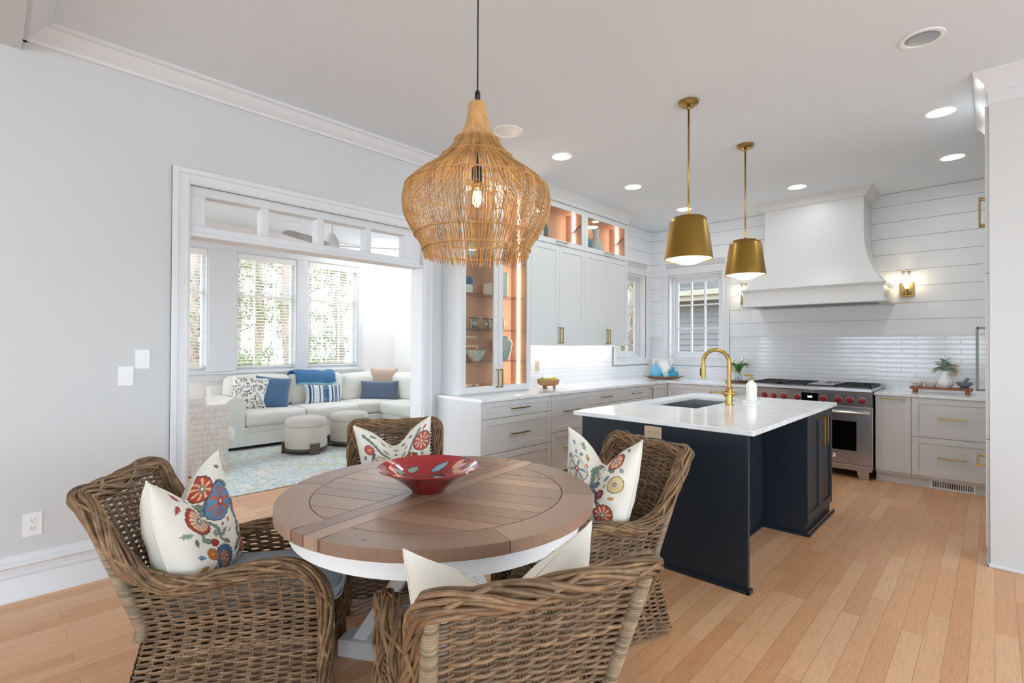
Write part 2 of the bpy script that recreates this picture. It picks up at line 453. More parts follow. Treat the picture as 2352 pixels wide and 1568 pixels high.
struct('wall_front', b, 'wall')
# sunroom walls
WINS = [(1.05, 2.20, 1), (2.56, 3.46, 2), (3.63, 4.53, 3)]
WZ0, WZ1 = .99, 2.74
b = MB(); ys = SY0
edges = [SY0]
for (a, c, k) in WINS: b.box(SX-.18, SX, ys, a, 0, CEIL); b.box(SX-.18, SX, a, c, 0, WZ0); b.box(SX-.18, SX, a, c, WZ1, CEIL); ys = c
b.box(SX-.18, SX, ys, SY1+.18, 0, CEIL); struct('wall_sunroom_far', b, 'sunwall')
b = MB(); b.box(SX, -6.9, SY1, SY1+.18, 0, CEIL); b.box(-6.9, -5.4, SY1, SY1+.18, 0, WZ0); b.box(-6.9, -5.4, SY1, SY1+.18, WZ1, CEIL); b.box(-5.4, -3.98, SY1, SY1+.18, 0, CEIL)
struct('wall_sunroom_side', b, 'sunwall')
b = MB(); b.box(SX, -7.9, SY0-.18, SY0, 0, CEIL); b.box(-7.9, -4.2, SY0-.18, SY0, 0, .15); b.box(-7.9, -4.2, SY0-.18, SY0, 2.95, CEIL); b.box(-6.1, -6.0, SY0-.18, SY0, .15, 2.95); b.box(-4.2, -3.98, SY0-.18, SY0, 0, CEIL)
struct('wall_sunroom_near', b, 'sunwall')

# shiplap boards (part of the walls) and tile
def boards(name, parent, axis):
    bb = MB(); zs = [1.53] + [1.698+.1843*k for k in range(8)] + [CEIL]
    for z0, z1 in zip(zs[:-1], zs[1:]):
        z1 -= .004
        if axis == 'y':
            segs = [(WX, .70)] if (z0 > 2.44 or z1 < 1.2) else [(WX, -3.58), (-2.70, .70)]
            for a, c in segs: bb.box(a, c, WY-.014, WY, z0, z1)
        else:
            segs = [(5.94, WY)] if z0 > 2.44 else [(5.94, 6.07), (6.95, WY)]
            for a, c in segs: bb.box(WX, WX+.014, a, c, z0, z1)
    obj(name, bb, 'shiplap', parent, bevel=.0015, seg=1)
boards('shiplap_boards', wall_back, 'y'); boards('shiplap_boards', wall_left, 'x')
b = MB(); b.box(WX, -3.64, WY-.012, WY, .917, 1.505); b.box(-3.64, -2.65, WY-.012, WY, .917, 1.10); b.box(-2.65, .70, WY-.012, WY, .917, 1.505); obj('tile_backsplash', b, 'tiley', wall_back)
b = MB(); b.box(WX, WX+.012, 4.0, 6.0, .917, 1.385); b.box(WX, WX+.012, 6.0, 7.0, .917, 1.10); b.box(WX, WX+.012, 7.0, WY, .917, 1.505); b.box(WX, WX+.012, 5.94, 6.01, 1.385, 1.505); obj('tile_backsplash', b, 'tilex', wall_left)
b = MB(); b.box(WX, -3.64, WY-.024, WY, 1.505, 1.53); b.box(-2.65, .70, WY-.024, WY, 1.505, 1.53); b.box(WX, WX+.024, 7.0, WY-.02, 1.505, 1.53); struct('trim_1', b, 'trim')

# crown, beam, baseboard, casing on the left wall
CP = [(0, 0), (.11, 0), (.11, -.018), (.085, -.026), (.07, -.05), (.035, -.078), (.022, -.085), (.022, -.105), (0, -.105)]
b = MB(); b.prism([(WX+p, CEIL+q) for p, q in CP], 'y', .13, 2.98); struct('trim_2', b, 'trim', auto=35)
b = MB(); b.prism([(.13+p, CEIL+q) for p, q in CP], 'x', WX, 4.6); struct('trim_3', b, 'trim', auto=35)
b = MB(); b.box(WX, 4.6, -.16, .13, 2.975, CEIL); struct('trim_4', b, 'wall')
BP = [(0, 0), (.034, 0), (.034, .012), (.022, .030), (.022, .118), (.018, .124), (.027, .130), (.027, .140), (.018, .148), (.020, .175), (.032, .186), (.030, .200), (.012, .212), (.009, .235), (0, .24)]
b = MB(); b.prism([(WX+p, q) for p, q in BP], 'y', -5, .83); struct('baseboard_left', b, 'trim', auto=35)
def casing(name, box4, plane, axis, w=.105, t=.025, sill=False, parent=None):
    a0, a1, z0, z1 = box4; bb = MB()
    def bx(p, q, r, s_, t0, t1):
        if axis == 'x+': bb.box(plane+t0, plane+t1, p, q, r, s_)
        elif axis == 'y-': bb.box(p, q, plane-t1, plane-t0, r, s_)
    for (i, o, tt) in ((0, w, t*.6), (.008, .03, t*.8), (w-.035, w, t)):
        bx(a0-o, a0-i, z0-(o if sill else 0), z1+o, 0, tt); bx(a1+i, a1+o, z0-(o if sill else 0), z1+o, 0, tt); bx(a0-i, a1+i, z1+i, z1+o, 0, tt)
        if sill: bx(a0-i, a1+i, z0-o, z0-i, 0, tt)
    return struct(name, bb, 'trim', parent, bevel=.003, seg=1)
casing('trim_5', (.93, 2.80, 0, 2.43), WX, 'x+', w=.10, t=.03)
# jamb lining and the transom
b = MB(); b.box(-3.99, -3.815, .9305, .936, 0, 2.094); b.box(-3.99, -3.815, 2.794, 2.7995, 0, 2.094)
struct('trim_6', b, 'trim')
b = MB(); TX0, TX1 = -3.95, -3.85
panes = [(1.030, 1.395), (1.445, 1.815), (1.865, 2.235), (2.285, 2.625)]
b.box(TX0, TX1, .93, 2.80, 2.10, 2.172); b.box(TX0, TX1, .93, 2.80, 2.375, 2.439)
ys = [.93] + [v for p in panes for v in p] + [2.80]
for i in range(0, len(ys), 2): b.box(TX0, TX1, ys[i], ys[i+1], 2.172, 2.375)
b.box(-3.985, -3.825, .93, 2.80, 2.095, 2.125)
tr = struct('window_1', b, 'trim', bevel=.004, seg=1)
for (a, c) in panes:
    g = MB(); g.box(-3.902, -3.898, a, c, 2.172, 2.375); obj('glass_pane', g, 'glass', tr)

# kitchen windows
def kwindow(n, axis, a0, a1, z0, z1, plane, nx, nz):
    bb = MB()
    def bx(p, q, r, s_, t0, t1, m_=bb):
        if axis == 'x': m_.box(plane-t1, plane-t0, p, q, r, s_)
        else: m_.box(p, q, plane+t0, plane+t1, r, s_)
    for (i, o, t0, t1) in ((0, .02, -.006, .15), (.02, .055, .09, .15), (.055, .10, .115, .15)):
        bx(a0+i, a0+o, z0+i, z1-i, t0, t1); bx(a1-o, a1-i, z0+i, z1-i, t0, t1)
        bx(a0+o, a1-o, z0+i, z0+o, t0, t1); bx(a0+o, a1-o, z1-o, z1-i, t0, t1)
    w = struct('window_%d' % n, bb, 'trim', bevel=.003, seg=1)
    g0, g1, h0, h1 = a0+.10, a1-.10, z0+.10, z1-.10
    mm = MB()
    for i in range(1, nx):
        c = g0+(g1-g0)*i/nx; bx(c-.011, c+.011, h0, h1, .118, .146, mm)
    for i in range(1, nz):
        c = h0+(h1-h0)*i/nz; bx(g0, g1, c-.011, c+.011, .119, .145, mm)
    obj('muntins', mm, 'trim', w)
    gm = MB(); bx(g0, g1, h0, h1, .130, .134, gm); obj('glass_pane', gm, 'glass', w)
    cr = MB()
    if axis == 'y':
        c = (a0+a1)/2+.08; bx(c-.05, c+.05, z0+.02, z0+.032, .04, .09, cr); cr.tube([(c, plane+.05, z0+.03), (c+.01, plane+.03, z0+.06), (c+.03, plane+.03, z0+.07)], .006)
        obj('crank_handle', cr, 'trim', w); lk = MB(); lk.tube([(a0+.022, plane+.07, z0+.24), (a0+.045, plane+.06, z0+.22), (a0+.045, plane+.06, z0+.13)], .006); obj('sash_lock', lk, 'trim', w)
    else:
        c = (a0+a1)/2; bx(c-.05, c+.05, z0+.02, z0+.032, .04, .09, cr); obj('crank_handle', cr, 'trim', w)
        lk = MB(); lk.tube([(plane-.07, a1-.022, z0+.24), (plane-.06, a1-.045, z0+.22), (plane-.06, a1-.045, z0+.13)], .006); obj('sash_lock', lk, 'trim', w)
    return w
kwindow(2, 'y', -3.54, -2.735, 1.207, 2.44, WY, 3, 3)
kwindow(3, 'x', 6.10, 6.92, 1.21, 2.44, WX, 3, 3)
casing('trim_7', (-3.54, -2.735, 1.207, 2.44), WY-.012, 'y-', w=.10, t=.02, sill=True)
casing('trim_8', (6.10, 6.92, 1.21, 2.44), WX+.012, 'x+', w=.09, t=.02, sill=True)

# sunroom windows with sills
def swindow(n, a, c, plane, axis, z0=WZ0, z1=WZ1):
    bb = MB()
    def bx(p, q, r, s_, t0, t1, m_=bb):
        if axis == 'x': m_.box(plane-t1, plane-t0, p, q, r, s_)
        else: m_.box(p, q, plane+t0, plane+t1, r, s_)
    for (i, o, t0, t1) in ((0, .02, 0, .18), (.02, .06, .08, .15)):
        bx(a+i, a+o, z0+i, z1-i, t0, t1); bx(c-o, c-i, z0+i, z1-i, t0, t1); bx(a+o, c-o, z0+i, z0+o, t0, t1); bx(a+o, c-o, z1-o, z1-i, t0, t1)
    zc = (z0+z1)/2+.25; bx(a+.06, c-.06, zc-.02, zc+.02, .09, .14)
    for i in (1, 2):
        x = a+(c-a)*i/3; bx(x-.008, x+.008, z0+.06, z1-.06, .1, .13)
    w = struct('window_%d' % n, bb, 'trim')
    gm = MB(); bx(a+.05, c-.05, z0+.05, z1-.05, .112, .116, gm); obj('glass_pane', gm, 'glass', w)
    return w
for i, (a, c, k) in enumerate(WINS): swindow(4+i, a, c, SX, 'x')
swindow(7, -6.9, -5.4, SY1, 'y')
b = MB(); b.box(SX, SX+.05, .9, 4.66, WZ0-.035, WZ0-.005); b.box(SX, SX+.02, .95, 4.62, WZ0-.12, WZ0-.035); b.box(SX, SX+.028, .95, 4.62, WZ0-.13, WZ0-.11)
b.box(SX, SX+.025, .95, 1.05, WZ0, WZ1); b.box(SX, SX+.025, 4.53, 4.62, WZ0, WZ1); b.box(SX, SX+.025, .95, 4.62, WZ1, WZ1+.1)
b.box(SX, SX+.02, 2.20, 2.56, WZ0, WZ1); b.box(SX, SX+.02, 3.46, 3.63, WZ0, WZ1); struct('trim_9', b, 'trim', bevel=.003, seg=1)
b = MB(); b.box(-7.0, -5.3, SY1-.05, SY1, WZ0-.035, WZ0-.005); b.box(-6.99, -6.9, SY1-.022, SY1, WZ0, WZ1); b.box(-6.99, -5.3, SY1-.022, SY1, WZ1, WZ1+.1); struct('trim_10', b, 'trim')
b = MB(); b.prism([(SX+p, q) for p, q in BP], 'y', SY0, SY1); struct('baseboard_sunroom', b, 'trim')

def blind(a, c, label, plane, tilt, z1=WZ1-.02, z0=WZ0+.05):
    t = thing('window_blind', label, 'blind', (plane-.05, (a+c)/2, z1), 'white slatted blinds on the sunroom windows')
    h = MB(); h.box(plane-.085, plane-.005, a+.022, c-.022, z1-.075, z1); h.box(plane-.003, plane+.006, a+.022, c-.022, z1-.085, z1); obj('headrail', h, 'blindwhite', t, bevel=.004)
    s_ = MB(); n = int((z1-.1-z0)/.044)
    ct, st_ = math.cos(tilt), math.sin(tilt)
    for i in range(n):
        z = z0+.03+i*(z1-.11-z0)/(n-1)*.98
        x = plane-.045; h2 = .023
        s_.add([(x-h2*ct, a+.03, z-h2*st_-.001), (x+h2*ct, a+.03, z+h2*st_-.001), (x+h2*ct, c-.03, z+h2*st_-.001), (x-h2*ct, c-.03, z-h2*st_-.001),
                (x-h2*ct, a+.03, z-h2*st_+.001), (x+h2*ct, a+.03, z+h2*st_+.001), (x+h2*ct, c-.03, z+h2*st_+.001), (x-h2*ct, c-.03, z-h2*st_+.001)],
               [(0, 3, 2, 1), (4, 5, 6, 7), (0, 1, 5, 4), (1, 2, 6, 5), (2, 3, 7, 6), (3, 0, 4, 7)])
    obj('slats', s_, 'blindwhite', t)
    r_ = MB(); r_.box(plane-.07, plane-.02, a+.03, c-.03, z0, z0+.022); obj('bottom_rail', r_, 'blindwhite', t, bevel=.004)
    for q in (.2, .5, .8):
        y = a+(c-a)*q; k = MB(); k.tube([(plane-.021, y, z1-.05), (plane-.021, y, z0)], .0012, 5); obj('cord', k, 'blindwhite', t)
blind(1.05, 2.20, 'white slatted blind cut off by the left jamb of the wide opening', SX, .12)
blind(2.56, 3.46, 'white slatted blind on the middle window, above the blue pillow end of the sofa', SX, .22)
blind(3.63, 4.53, 'white slatted blind on the window nearest the sunroom corner', SX, .3)

# wall plates
def plate(o, u, n, w, h, kind, label, col='plate', name='wall_outlet', cat='outlet'):
    t = thing(name, label, cat, o)
    m = MB(); m.obox(o, u, n, -w/2, w/2, -h/2, h/2, 0, .006); obj('cover_plate', m, col, t, bevel=.002)
    o = Vector(o)+Vector(n)*.006; uu = Vector(u)
    if kind == 'duplex' or kind == 'decora':
        f = MB(); s_ = MB()
        offs = [(0, .022), (0, -.022)] if h > w else [(-.02, 0), (.02, 0)]
        for (du, dz) in offs:
            f = MB(); s_ = MB(); f.obox(o, u, n, du-.017, du+.017, dz-.016, dz+.016, 0, .002)
            for q in (-.006, .006): s_.obox(o, u, n, du+q-.0012, du+q+.0012, dz-.002, dz+.007, .002, .0026)
            s_.obox(o, u, n, du-.002, du+.002, dz-.010, dz-.006, .002, .0026)
            so_ = obj('socket', f, col, t, bevel=.002); obj('slot_pattern', s_, 'black', so_)
    if kind == 'toggle':
        f = MB(); f.obox(o, u, n, -.006, .006, -.013, .013, 0, .003); f.obox(o, u, n, -.004, .004, -.002, .012, .003, .012); obj('toggle', f, 'white', t)
    if kind == 'rocker':
        f = MB(); f.obox(o, u, n, -.012, .012, -.025, .012, 0, .004); f.obox(o, u, n, -.010, .010, .0, .026, .003, .012); obj('dimmer_slide', f, 'white', t, bevel=.003)
    return t
UY = (0, 1, 0); NX = (1, 0, 0); UX = (1, 0, 0); NY = (0, -1, 0)
plate((WX, .685, 1.286), UY, NX, .075, .118, 'rocker', 'white dimmer switch plate on the wall, nearest the opening casing', name='light_switch', cat='switch')
plate((WX, .603, 1.186), UY, NX, .075, .118, 'toggle', 'white toggle switch plate, lower of the two wall switches', name='light_switch', cat='switch')
plate((WX, .199, .39), UY, NX, .078, .125, 'duplex', 'white duplex outlet low on the left wall above the baseboard')
plate((WX+.012, 4.413, 1.15), UY, NX, .075, .118, 'decora', 'pinkish outlet plate on the tile above the fruit bowl', col='tanplate')
plate((WX+.012, 5.712, 1.164), UY, NX, .075, .118, 'decora', 'grey outlet plate on the tile left of the corner window')
plate((-2.56, WY-.012, 1.09), UX, NY, .11, .118, 'decora', 'outlet plate behind the white tulips', col='tanplate')
plate((-.315, WY-.012, 1.143), UX, NY, .075, .118, 'decora', 'tan outlet plate on the tile behind the sage leaves', col='tanplate')
plate((-1.576, 2.96, .834), UX, NY, .118, .075, 'decora', 'cream horizontal outlet on the end panel of the dark island', col='tanplate')

# ================================================================ CEILING LAMPS
def recessed(x, y, lit, label, r=.085, cz=CEIL, name='recessed_light', lamp=True, group='recessed ceiling lights'):
    t = thing(name, label, 'ceiling light', (x, y, cz), group)
    m = MB(); m.lathe([(r, -.001), (r, -.006), (r+.018, -.006), (r+.02, -.001)], (x, y, cz), 40, False, False); obj('trim_ring', m, 'white', t, smooth=False)
    d = MB(); d.lathe([(r, -.003), (.001, -.003)], (x, y, cz), 40, False, False) if lit else d.lathe([(r, -.002), (r*.8, -.0025), (r*.78, -.004), (.001, -.004)], (x, y, cz), 40, False, False)
    obj('lens', d, 'glow' if lit else 'plate', t)
    if lit and lamp: area_lamp('lamp', (x, y, cz-.012), r*1.8, lamp, parent=t)
    return t
RL = [(-2.88, 3.67, 'lit recessed light above the glass tower, left of the brass pendants'), (-2.86, 4.91, 'lit recessed light above the left upper cabinets'),
      (-2.85, 6.15, 'lit recessed light seen behind the nearer pendant rod'), (-1.55, 6.12, 'lit recessed light in front of the range hood crown'),
      (-.28, 4.89, 'larger lit recessed light beside the tall cabinet crown'), (-.27, 6.12, 'lit recessed light over the counter right of the hood')]
for x, y, lb in RL: recessed(x, y, True, lb, lamp=3.0 if y > 6 else 4.5)
# unlit can, nearest the camera: recessed bowl
t = thing('recessed_light', 'unlit recessed light with open white reflector, nearest the viewer', 'ceiling light', (-.29, 3.65, CEIL), 'recessed ceiling lights')
m = MB(); m.lathe([(.105, -.001), (.102, -.007), (.082, -.007), (.080, -.001)], (-.29, 3.65, CEIL), 40, False, False); obj('trim_ring', m, 'white', t)
m = MB(); m.lathe([(.080, -.0015), (.066, -.0035), (.05, -.004), (.001, -.004)], (-.29, 3.65, CEIL), 40, False, False); obj('reflector', m, 'steel', t)
t = thing('ceiling_speaker', 'round flush ceiling speaker behind the rattan pendant', 'speaker', (-2.865, 2.94, CEIL))
m = MB(); m.lathe([(.125, -.001), (.122, -.007), (.108, -.007), (.106, -.002)], (-2.865, 2.94, CEIL), 40, False, False); obj('trim_ring', m, 'white', t)
m = MB(); m.lathe([(.106, -.002), (.05, -.006), (.001, -.007)], (-2.865, 2.94, CEIL), 40, False, False); obj('grille', m, 'plate', t)
for x, y, lb in ((-7.3, 4.49, 'lit recessed light in the sunroom, seen through the rightmost transom pane'), (-7.6, 4.98, 'small lit recessed light in the sunroom corner by the transom edge')):
    recessed(x, y, True, lb, .08, lamp=13)
t = thing('ceiling_speaker', 'white disc speaker on the sunroom ceiling seen through the transom', 'speaker', (-7.31, 3.07, CEIL))
m = MB(); m.lathe([(.13, -.001), (.125, -.012), (.001, -.014)], (-7.31, 3.07, CEIL), 36, False, False); obj('grille', m, 'plate', t)

# brass pendants
def brass_pendant(x, y, label):
    t = thing('brass_pendant', label, 'pendant light', (x, y, CEIL), 'brass pendants over the island')
    z0, z1 = 2.0, 2.305
    m = MB(); m.lathe([(.067, 0), (.067, -.022), (.055, -.03), (.02, -.031)], (x, y, CEIL), 36, False, True); obj('canopy', m, 'brass', t, auto=40)
    m = MB(); m.tube([(x, y, CEIL-.03), (x, y, z1)], .0065, 12); m.tube([(x, y, CEIL-.06), (x, y, CEIL-.03)], .012, 12); m.tube([(x, y, z1-.002), (x, y, z1+.016)], .012, 12); obj('rod', m, 'brass', t, smooth=True)
    m = MB(); m.lathe([(.166, z0), (.130, z1-.045), (.122, z1-.02), (.105, z1-.006), (.085, z1-.003), (.083, z1-.006), (.103, z1-.01), (.119, z1-.024), (.127, z1-.048), (.163, z0)], (x, y, 0), 56, False, False)
    obj('shade', m, 'brasslight', t, auto=50)
    m = MB(); m.lathe([(.084, z1-.004), (.05, z1+.004), (.012, z1+.007)], (x, y, 0), 40, False, True); obj('top_diffuser', m, 'opal', t, smooth=True)
    m = MB(); m.lathe([(.158, z0+.008), (.13, z0-.003), (.105, z0-.008), (.085, z0-.018), (.055, z0-.03), (.02, z0-.036), (.001, z0-.037)], (x, y, 0), 44, False, False)
    obj('diffuser', m, 'opal', t, smooth=True)
    point_lamp('lamp', (x, y, z0-.09), 5, .05, (1, .93, .8), t)
brass_pendant(-1.573, 3.465, 'brass dome pendant on a rod, the nearer and larger-looking of the pair')
brass_pendant(-1.556, 4.551, 'brass dome pendant on a rod, the farther of the pair, by the hood')

# rattan pendant
def rattan_pendant(x, y):
    t = thing('rattan_pendant', 'large woven rattan pendant with wooden cap above the round table', 'pendant light', (x, y, CEIL))
    dz = 0.0
    prof = [(.085, 2.235), (.108, 2.195), (.137, 2.163), (.167, 2.131), (.205, 2.102), (.253, 2.066), (.288, 2.030), (.303, 1.99), (.303, 1.955), (.297, 1.915), (.271, 1.862), (.246, 1.822), (.220, 1.778), (.214, 1.748)]
    pr = catmull([(r, 0, z) for r, z in prof], 3)
    m = MB(); m.tube([(x, y, CEIL), (x, y, 2.40)], .0032, 8); m.lathe([(.006, 2.44), (.011, 2.43), (.012, 2.385)], (x, y, 0), 16); obj('cord', m, 'black', t, smooth=True)
    m = MB(); m.lathe([(.022, 2.392), (.034, 2.385), (.038, 2.375), (.041, 2.335), (.052, 2.29), (.068, 2.255), (.089, 2.222), (.08, 2.22)], (x, y, 0), 40, True, True); obj('wooden_cap', m, 'capwood', t, auto=40)
    def sticks(n, ro, skew, rad, seed, flare=0):
        R = random.Random(seed); mm = MB()
        for k in range(n):
            a0 = 2*PI*k/n + R.uniform(-.012, .012); jit = R.uniform(-.035, .035)*skew; zend = R.uniform(-.012, .004)
            path = []
            for i, p in enumerate(pr):
                q = i/(len(pr)-1); a = a0 + skew*.5*q*q + jit*math.sin(q*5)
                rr = p[0]*ro + flare*q; z = p[2]+(zend if i == len(pr)-1 else 0)
                path.append((x+rr*math.cos(a), y+rr*math.sin(a), z))
            mm.tube(path, rad*R.uniform(.8, 1.15), 5, cap=False)
        return mm
    obj('outer_canes', sticks(176, 1.0, .05, .0019, 1), 'pendantcane', t, smooth=True, fix=False)
    obj('inner_canes', sticks(44, .97, -.40, .0016, 2), 'pendantcane', t, smooth=True, fix=False)
    for (r, z, th) in ((.089, 2.228, .004), (.146, 2.153, .0028), (.291, 2.026, .0028), (.252, 1.832, .0032), (.219, 1.772, .003)):
        mm = MB()
        for ph in (0, PI):
            path = []
            N = 220
            for i in range(N):
                a = 2*PI*i/N; w = ph+a*60
                path.append((x+(r+.002+th*math.cos(w))*math.cos(a), y+(r+.002+th*math.cos(w))*math.sin(a), z+th*math.sin(w)))
            mm.tube(path, .0021, 5, closed=True)
        obj('binding_ring', mm, 'pendantcane', t, smooth=True, fix=False)
    m = MB(); m.tube([(x, y, 2.22), (x, y, 2.10)], .008, 10); m.lathe([(.019, 2.12), (.022, 2.11), (.022, 2.065), (.018, 2.06)], (x, y, 0), 20); obj('socket', m, 'black', t, smooth=True)
    m = MB(); m.lathe([(.017, 2.062), (.018, 2.05), (.017, 2.03)], (x, y, 0), 20); obj('socket_sleeve', m, 'brass', t, smooth=True)
    m = MB(); m.sphere((x, y, 1.985), .046, 24); m.lathe([(.016, 2.032), (.022, 2.02), (.03, 2.014)], (x, y, 0), 20, False, False); obj('bulb', m, 'glassware', t, smooth=True)
    m = MB()
    for k in range(5):
        a = 2*PI*k/5; m.tube([(x+.010*math.cos(a), y+.010*math.sin(a), 2.022), (x+.018*math.cos(a), y+.018*math.sin(a), 1.975), (x+.008*math.cos(a+1), y+.008*math.sin(a+1), 1.958)], .0035, 6)
    obj('filament', m, 'bulb', t)
    point_lamp('lamp', (x, y, 1.985), 4.5, .03, (1, .84, .62), t)
rattan_pendant(-1.55, 1.41)
# ================================================================ CABINETS
def front(name, parent, o, u, n, w, h, m='cabinet', rail=.058, t=.020, rec=.008, glass=False):
    """shaker front; o = lower left corner on the carcass face"""
    g = .0018; b = MB(); f = lambda *a: b.obox(o, u, n, *a)
    f(g, rail, g, h-g, 0, t); f(w-rail, w-g, g, h-g, 0, t); f(rail, w-rail, g, rail, 0, t); f(rail, w-rail, h-rail, h-g, 0, t)
    if not glass: f(rail, w-rail, rail, h-rail, 0, t-rec)
    d = obj(name, b, m, parent, bevel=.0015, seg=1)
    if glass:
        gm = MB(); gm.obox(o, u, n, rail, w-rail, rail, h-rail, .008, .011); obj('glass_pane', gm, 'smokeglass', d)
    return d
def pull(parent, o, u, n, L, vertical=False, m='brass', off=.032, s=.0055, name='handle'):
    """square bar pull; o = centre on the front face"""
    b = MB()
    if vertical:
        b.obox(o, u, n, -s, s, -L/2, L/2, off-s, off+s)
        for q in (-L/2+s, L/2-s): b.obox(o, u, n, -s, s, q-s, q+s, 0, off)
    else:
        b.obox(o, u, n, -L/2, L/2, -s, s, off-s, off+s)
        for q in (-L/2+.012, L/2-.012): b.obox(o, u, n, q-s, q+s, -s, s, 0, off)
    return obj(name, b, m, parent, bevel=.001, seg=1)
FX = -3.22; DT = .020   # left run carcass face, fronts 20 mm proud
CT = .917
def V3(*a): return Vector(a)
def left_unit(y0, y1, rows, label, end=False, door=None):
    t = thing('base_cabinet', label, 'cabinet', (FX-.3, y0, 0), 'white base cabinets')
    b = MB(); b.box(WX+.002, FX, y0+.001, y1-.001, .105, .886); b.box(WX+.002, FX-.055, y0+.001, y1-.001, 0, .105)
    if end: b.box(WX+.002, FX+.02, y0-.018, y0, 0, .886)
    obj('carcass', b, 'cabinet', t)
    if door:
        d = front('door', t, (FX, y0, .11), UY, NX, y1-y0, .776); pull(d, (FX+DT, y0+.035, .77), UY, NX, .16, True)
        return t
    for z0, z1 in rows:
        d = front('drawer', t, (FX, y0, z0), UY, NX, y1-y0, z1-z0, rail=.05 if z1-z0 < .2 else .058)
        L = .24 if (y1-y0) > .8 else .26 if (z1-z0) > .3 else .19
        zz = (z0+z1)/2 if z1-z0 < .345 else z1-.17
        pull(d, (FX+DT, (y0+y1)/2, zz), UY, NX, L)
    return t
left_unit(2.985, 3.93, [(.735, .884), (.425, .733), (.108, .423)], 'wide white three-drawer base cabinet at the dining end of the counter', end=True)
left_unit(3.93, 4.57, [(.51, .884), (.108, .508)], 'white base cabinet with two deep drawers, second from the dining end')
left_unit(4.57, 5.235, [(.735, .884), (.108, .733)], 'white base cabinet with a shallow drawer, just above the island sink in view')
left_unit(5.235, 5.905, [(.735, .884), (.108, .733)], 'white base cabinet with a shallow drawer, beside the narrow corner door')
left_unit(5.905, 6.41, None, 'narrow white corner base cabinet with a vertical pull', door=True)
FY = 6.43
def back_unit(x0, x1, rows, label, door=None, ptop=False, nopull=False):
    t = thing('base_cabinet', label, 'cabinet', (x0, FY+.3, 0), 'white base cabinets')
    b = MB(); b.box(x0+.001, x1-.001, FY, WY-.014, .09, .886); b.box(x0+.001, x1-.001, FY+.04, WY-.014, 0, .09)
    b.box(x0+.001, x1-.001, FY+.028, FY+.04, 0, .016); obj('carcass', b, 'cabinet', t)
    if door:
        d = front('door', t, (x0, FY, .117), UX, NY, x1-x0, .767)
        if not nopull: pull(d, ((x0+x1)/2, FY-DT, .858), UX, NY, .21)
        return t
    for z0, z1 in rows:
        d = front('drawer', t, (x0, FY, z0), UX, NY, x1-x0, z1-z0, rail=.05 if z1-z0 < .2 else .058)
        if not nopull: pull(d, ((x0+x1)/2, FY-DT, (z0+z1)/2 if z1-z0 < .3 else (z0+z1)/2+.005), UX, NY, .21)
    return t
back_unit(-3.2, -2.62, None, 'white corner base cabinet left of the range without a pull', door=True, nopull=True)
back_unit(-2.62, -2.135, [(.735, .884), (.117, .733)], 'white drawer base cabinet touching the left side of the range')
back_unit(-.895, -.60, None, 'narrow white pull-out base cabinet right of the range', door=True)
back_unit(-.60, .012, [(.500, .884), (.117, .498)], 'wide white base cabinet with two deep drawers right of the pull-out')
back_unit(.012, .69, [(.500, .884), (.117, .498)], 'white base cabinet tucked behind the tall cabinet')
t = thing('toe_kick_vent', 'white louvred floor-level vent under the right drawers', 'vent', (-.29, FY+.028, .045))
b = MB(); x0, x1 = -.46, -.125; y = FY+.024
b.box(x0, x1, y, y+.016, .002, .012); b.box(x0, x1, y, y+.016, .072, .082); b.box(x0, x0+.016, y, y+.016, .012, .072); b.box(x1-.016, x1, y, y+.016, .012, .072); obj('frame', b, 'white', t)
b = MB()
for i in range(24): xx = x0+.022+i*(x1-x0-.044)/23; b.box(xx-.0025, xx+.0025, y+.003, y+.013, .012, .072)
obj('louvres', b, 'white', t); b = MB(); b.box(x0+.016, x1-.016, y+.013, y+.0155, .012, .072); obj('backing', b, 'blackiron', t)
t = thing('toe_kick_vent', 'dark louvred vent under the left drawers beside the round table', 'vent', (FX-.05, 4.2, .045))
b = MB(); x = FX-.054
for i in range(26): yy = 3.96+i*.021; b.box(x, x+.010, yy-.003, yy+.003, .012, .088)
b.box(x, x+.012, 3.94, 4.51, .002, .012); b.box(x, x+.012, 3.94, 4.51, .088, .098); obj('frame', b, 'graymetal', t)

# countertops
def slab(name, poly, z0, z1, label, cat='countertop'):
    b = MB(); b.prism(poly, 'z', z0, z1); o = obj(name, b, 'quartz', None, bevel=.003, seg=2); return tag(o, label, cat)
slab('countertop', [(WX+.013, 2.955), (-3.18, 2.955), (-3.18, 6.39), (-2.125, 6.39), (-2.125, WY-.015), (WX+.013, WY-.015)], .887, CT, 'white quartz L-shaped countertop running from the dining end to the range')
slab('countertop', [(-.905, 6.39), (.69, 6.39), (.69, WY-.015), (-.905, WY-.015)], .887, CT, 'white quartz countertop right of the range')

# glass tower on the counter and upper cabinets
UXF = -3.56
def shell(b, y0, y1, z0, z1, x0=WX+.002, x1=UXF, t=.018, back=.008):
    b.box(x0, x1, y0+.0006, y0+t, z0, z1); b.box(x0, x1, y1-t, y1-.0006, z0, z1); b.box(x0, x1, y0+t, y1-t, z0, z0+t); b.box(x0, x1, y0+t, y1-t, z1-t, z1)
tower = thing('glass_display_cabinet', 'tall white cabinet with two glass doors and lit pink interior standing on the counter', 'cabinet', (-3.69, 3.5, CT))
b = MB(); shell(b, 3.03, 4.00, CT+.001, 3.0); obj('carcass', b, 'cabinet', tower)
b = MB(); b.box(WX+.002, WX+.010, 3.048, 3.982, CT+.02, 2.98); b.box(WX+.010, UXF-.004, 3.048, 3.054, CT+.02, 2.98); b.box(WX+.010, UXF-.004, 3.976, 3.982, CT+.02, 2.98); obj('interior_lining', b, 'peachback', tower)
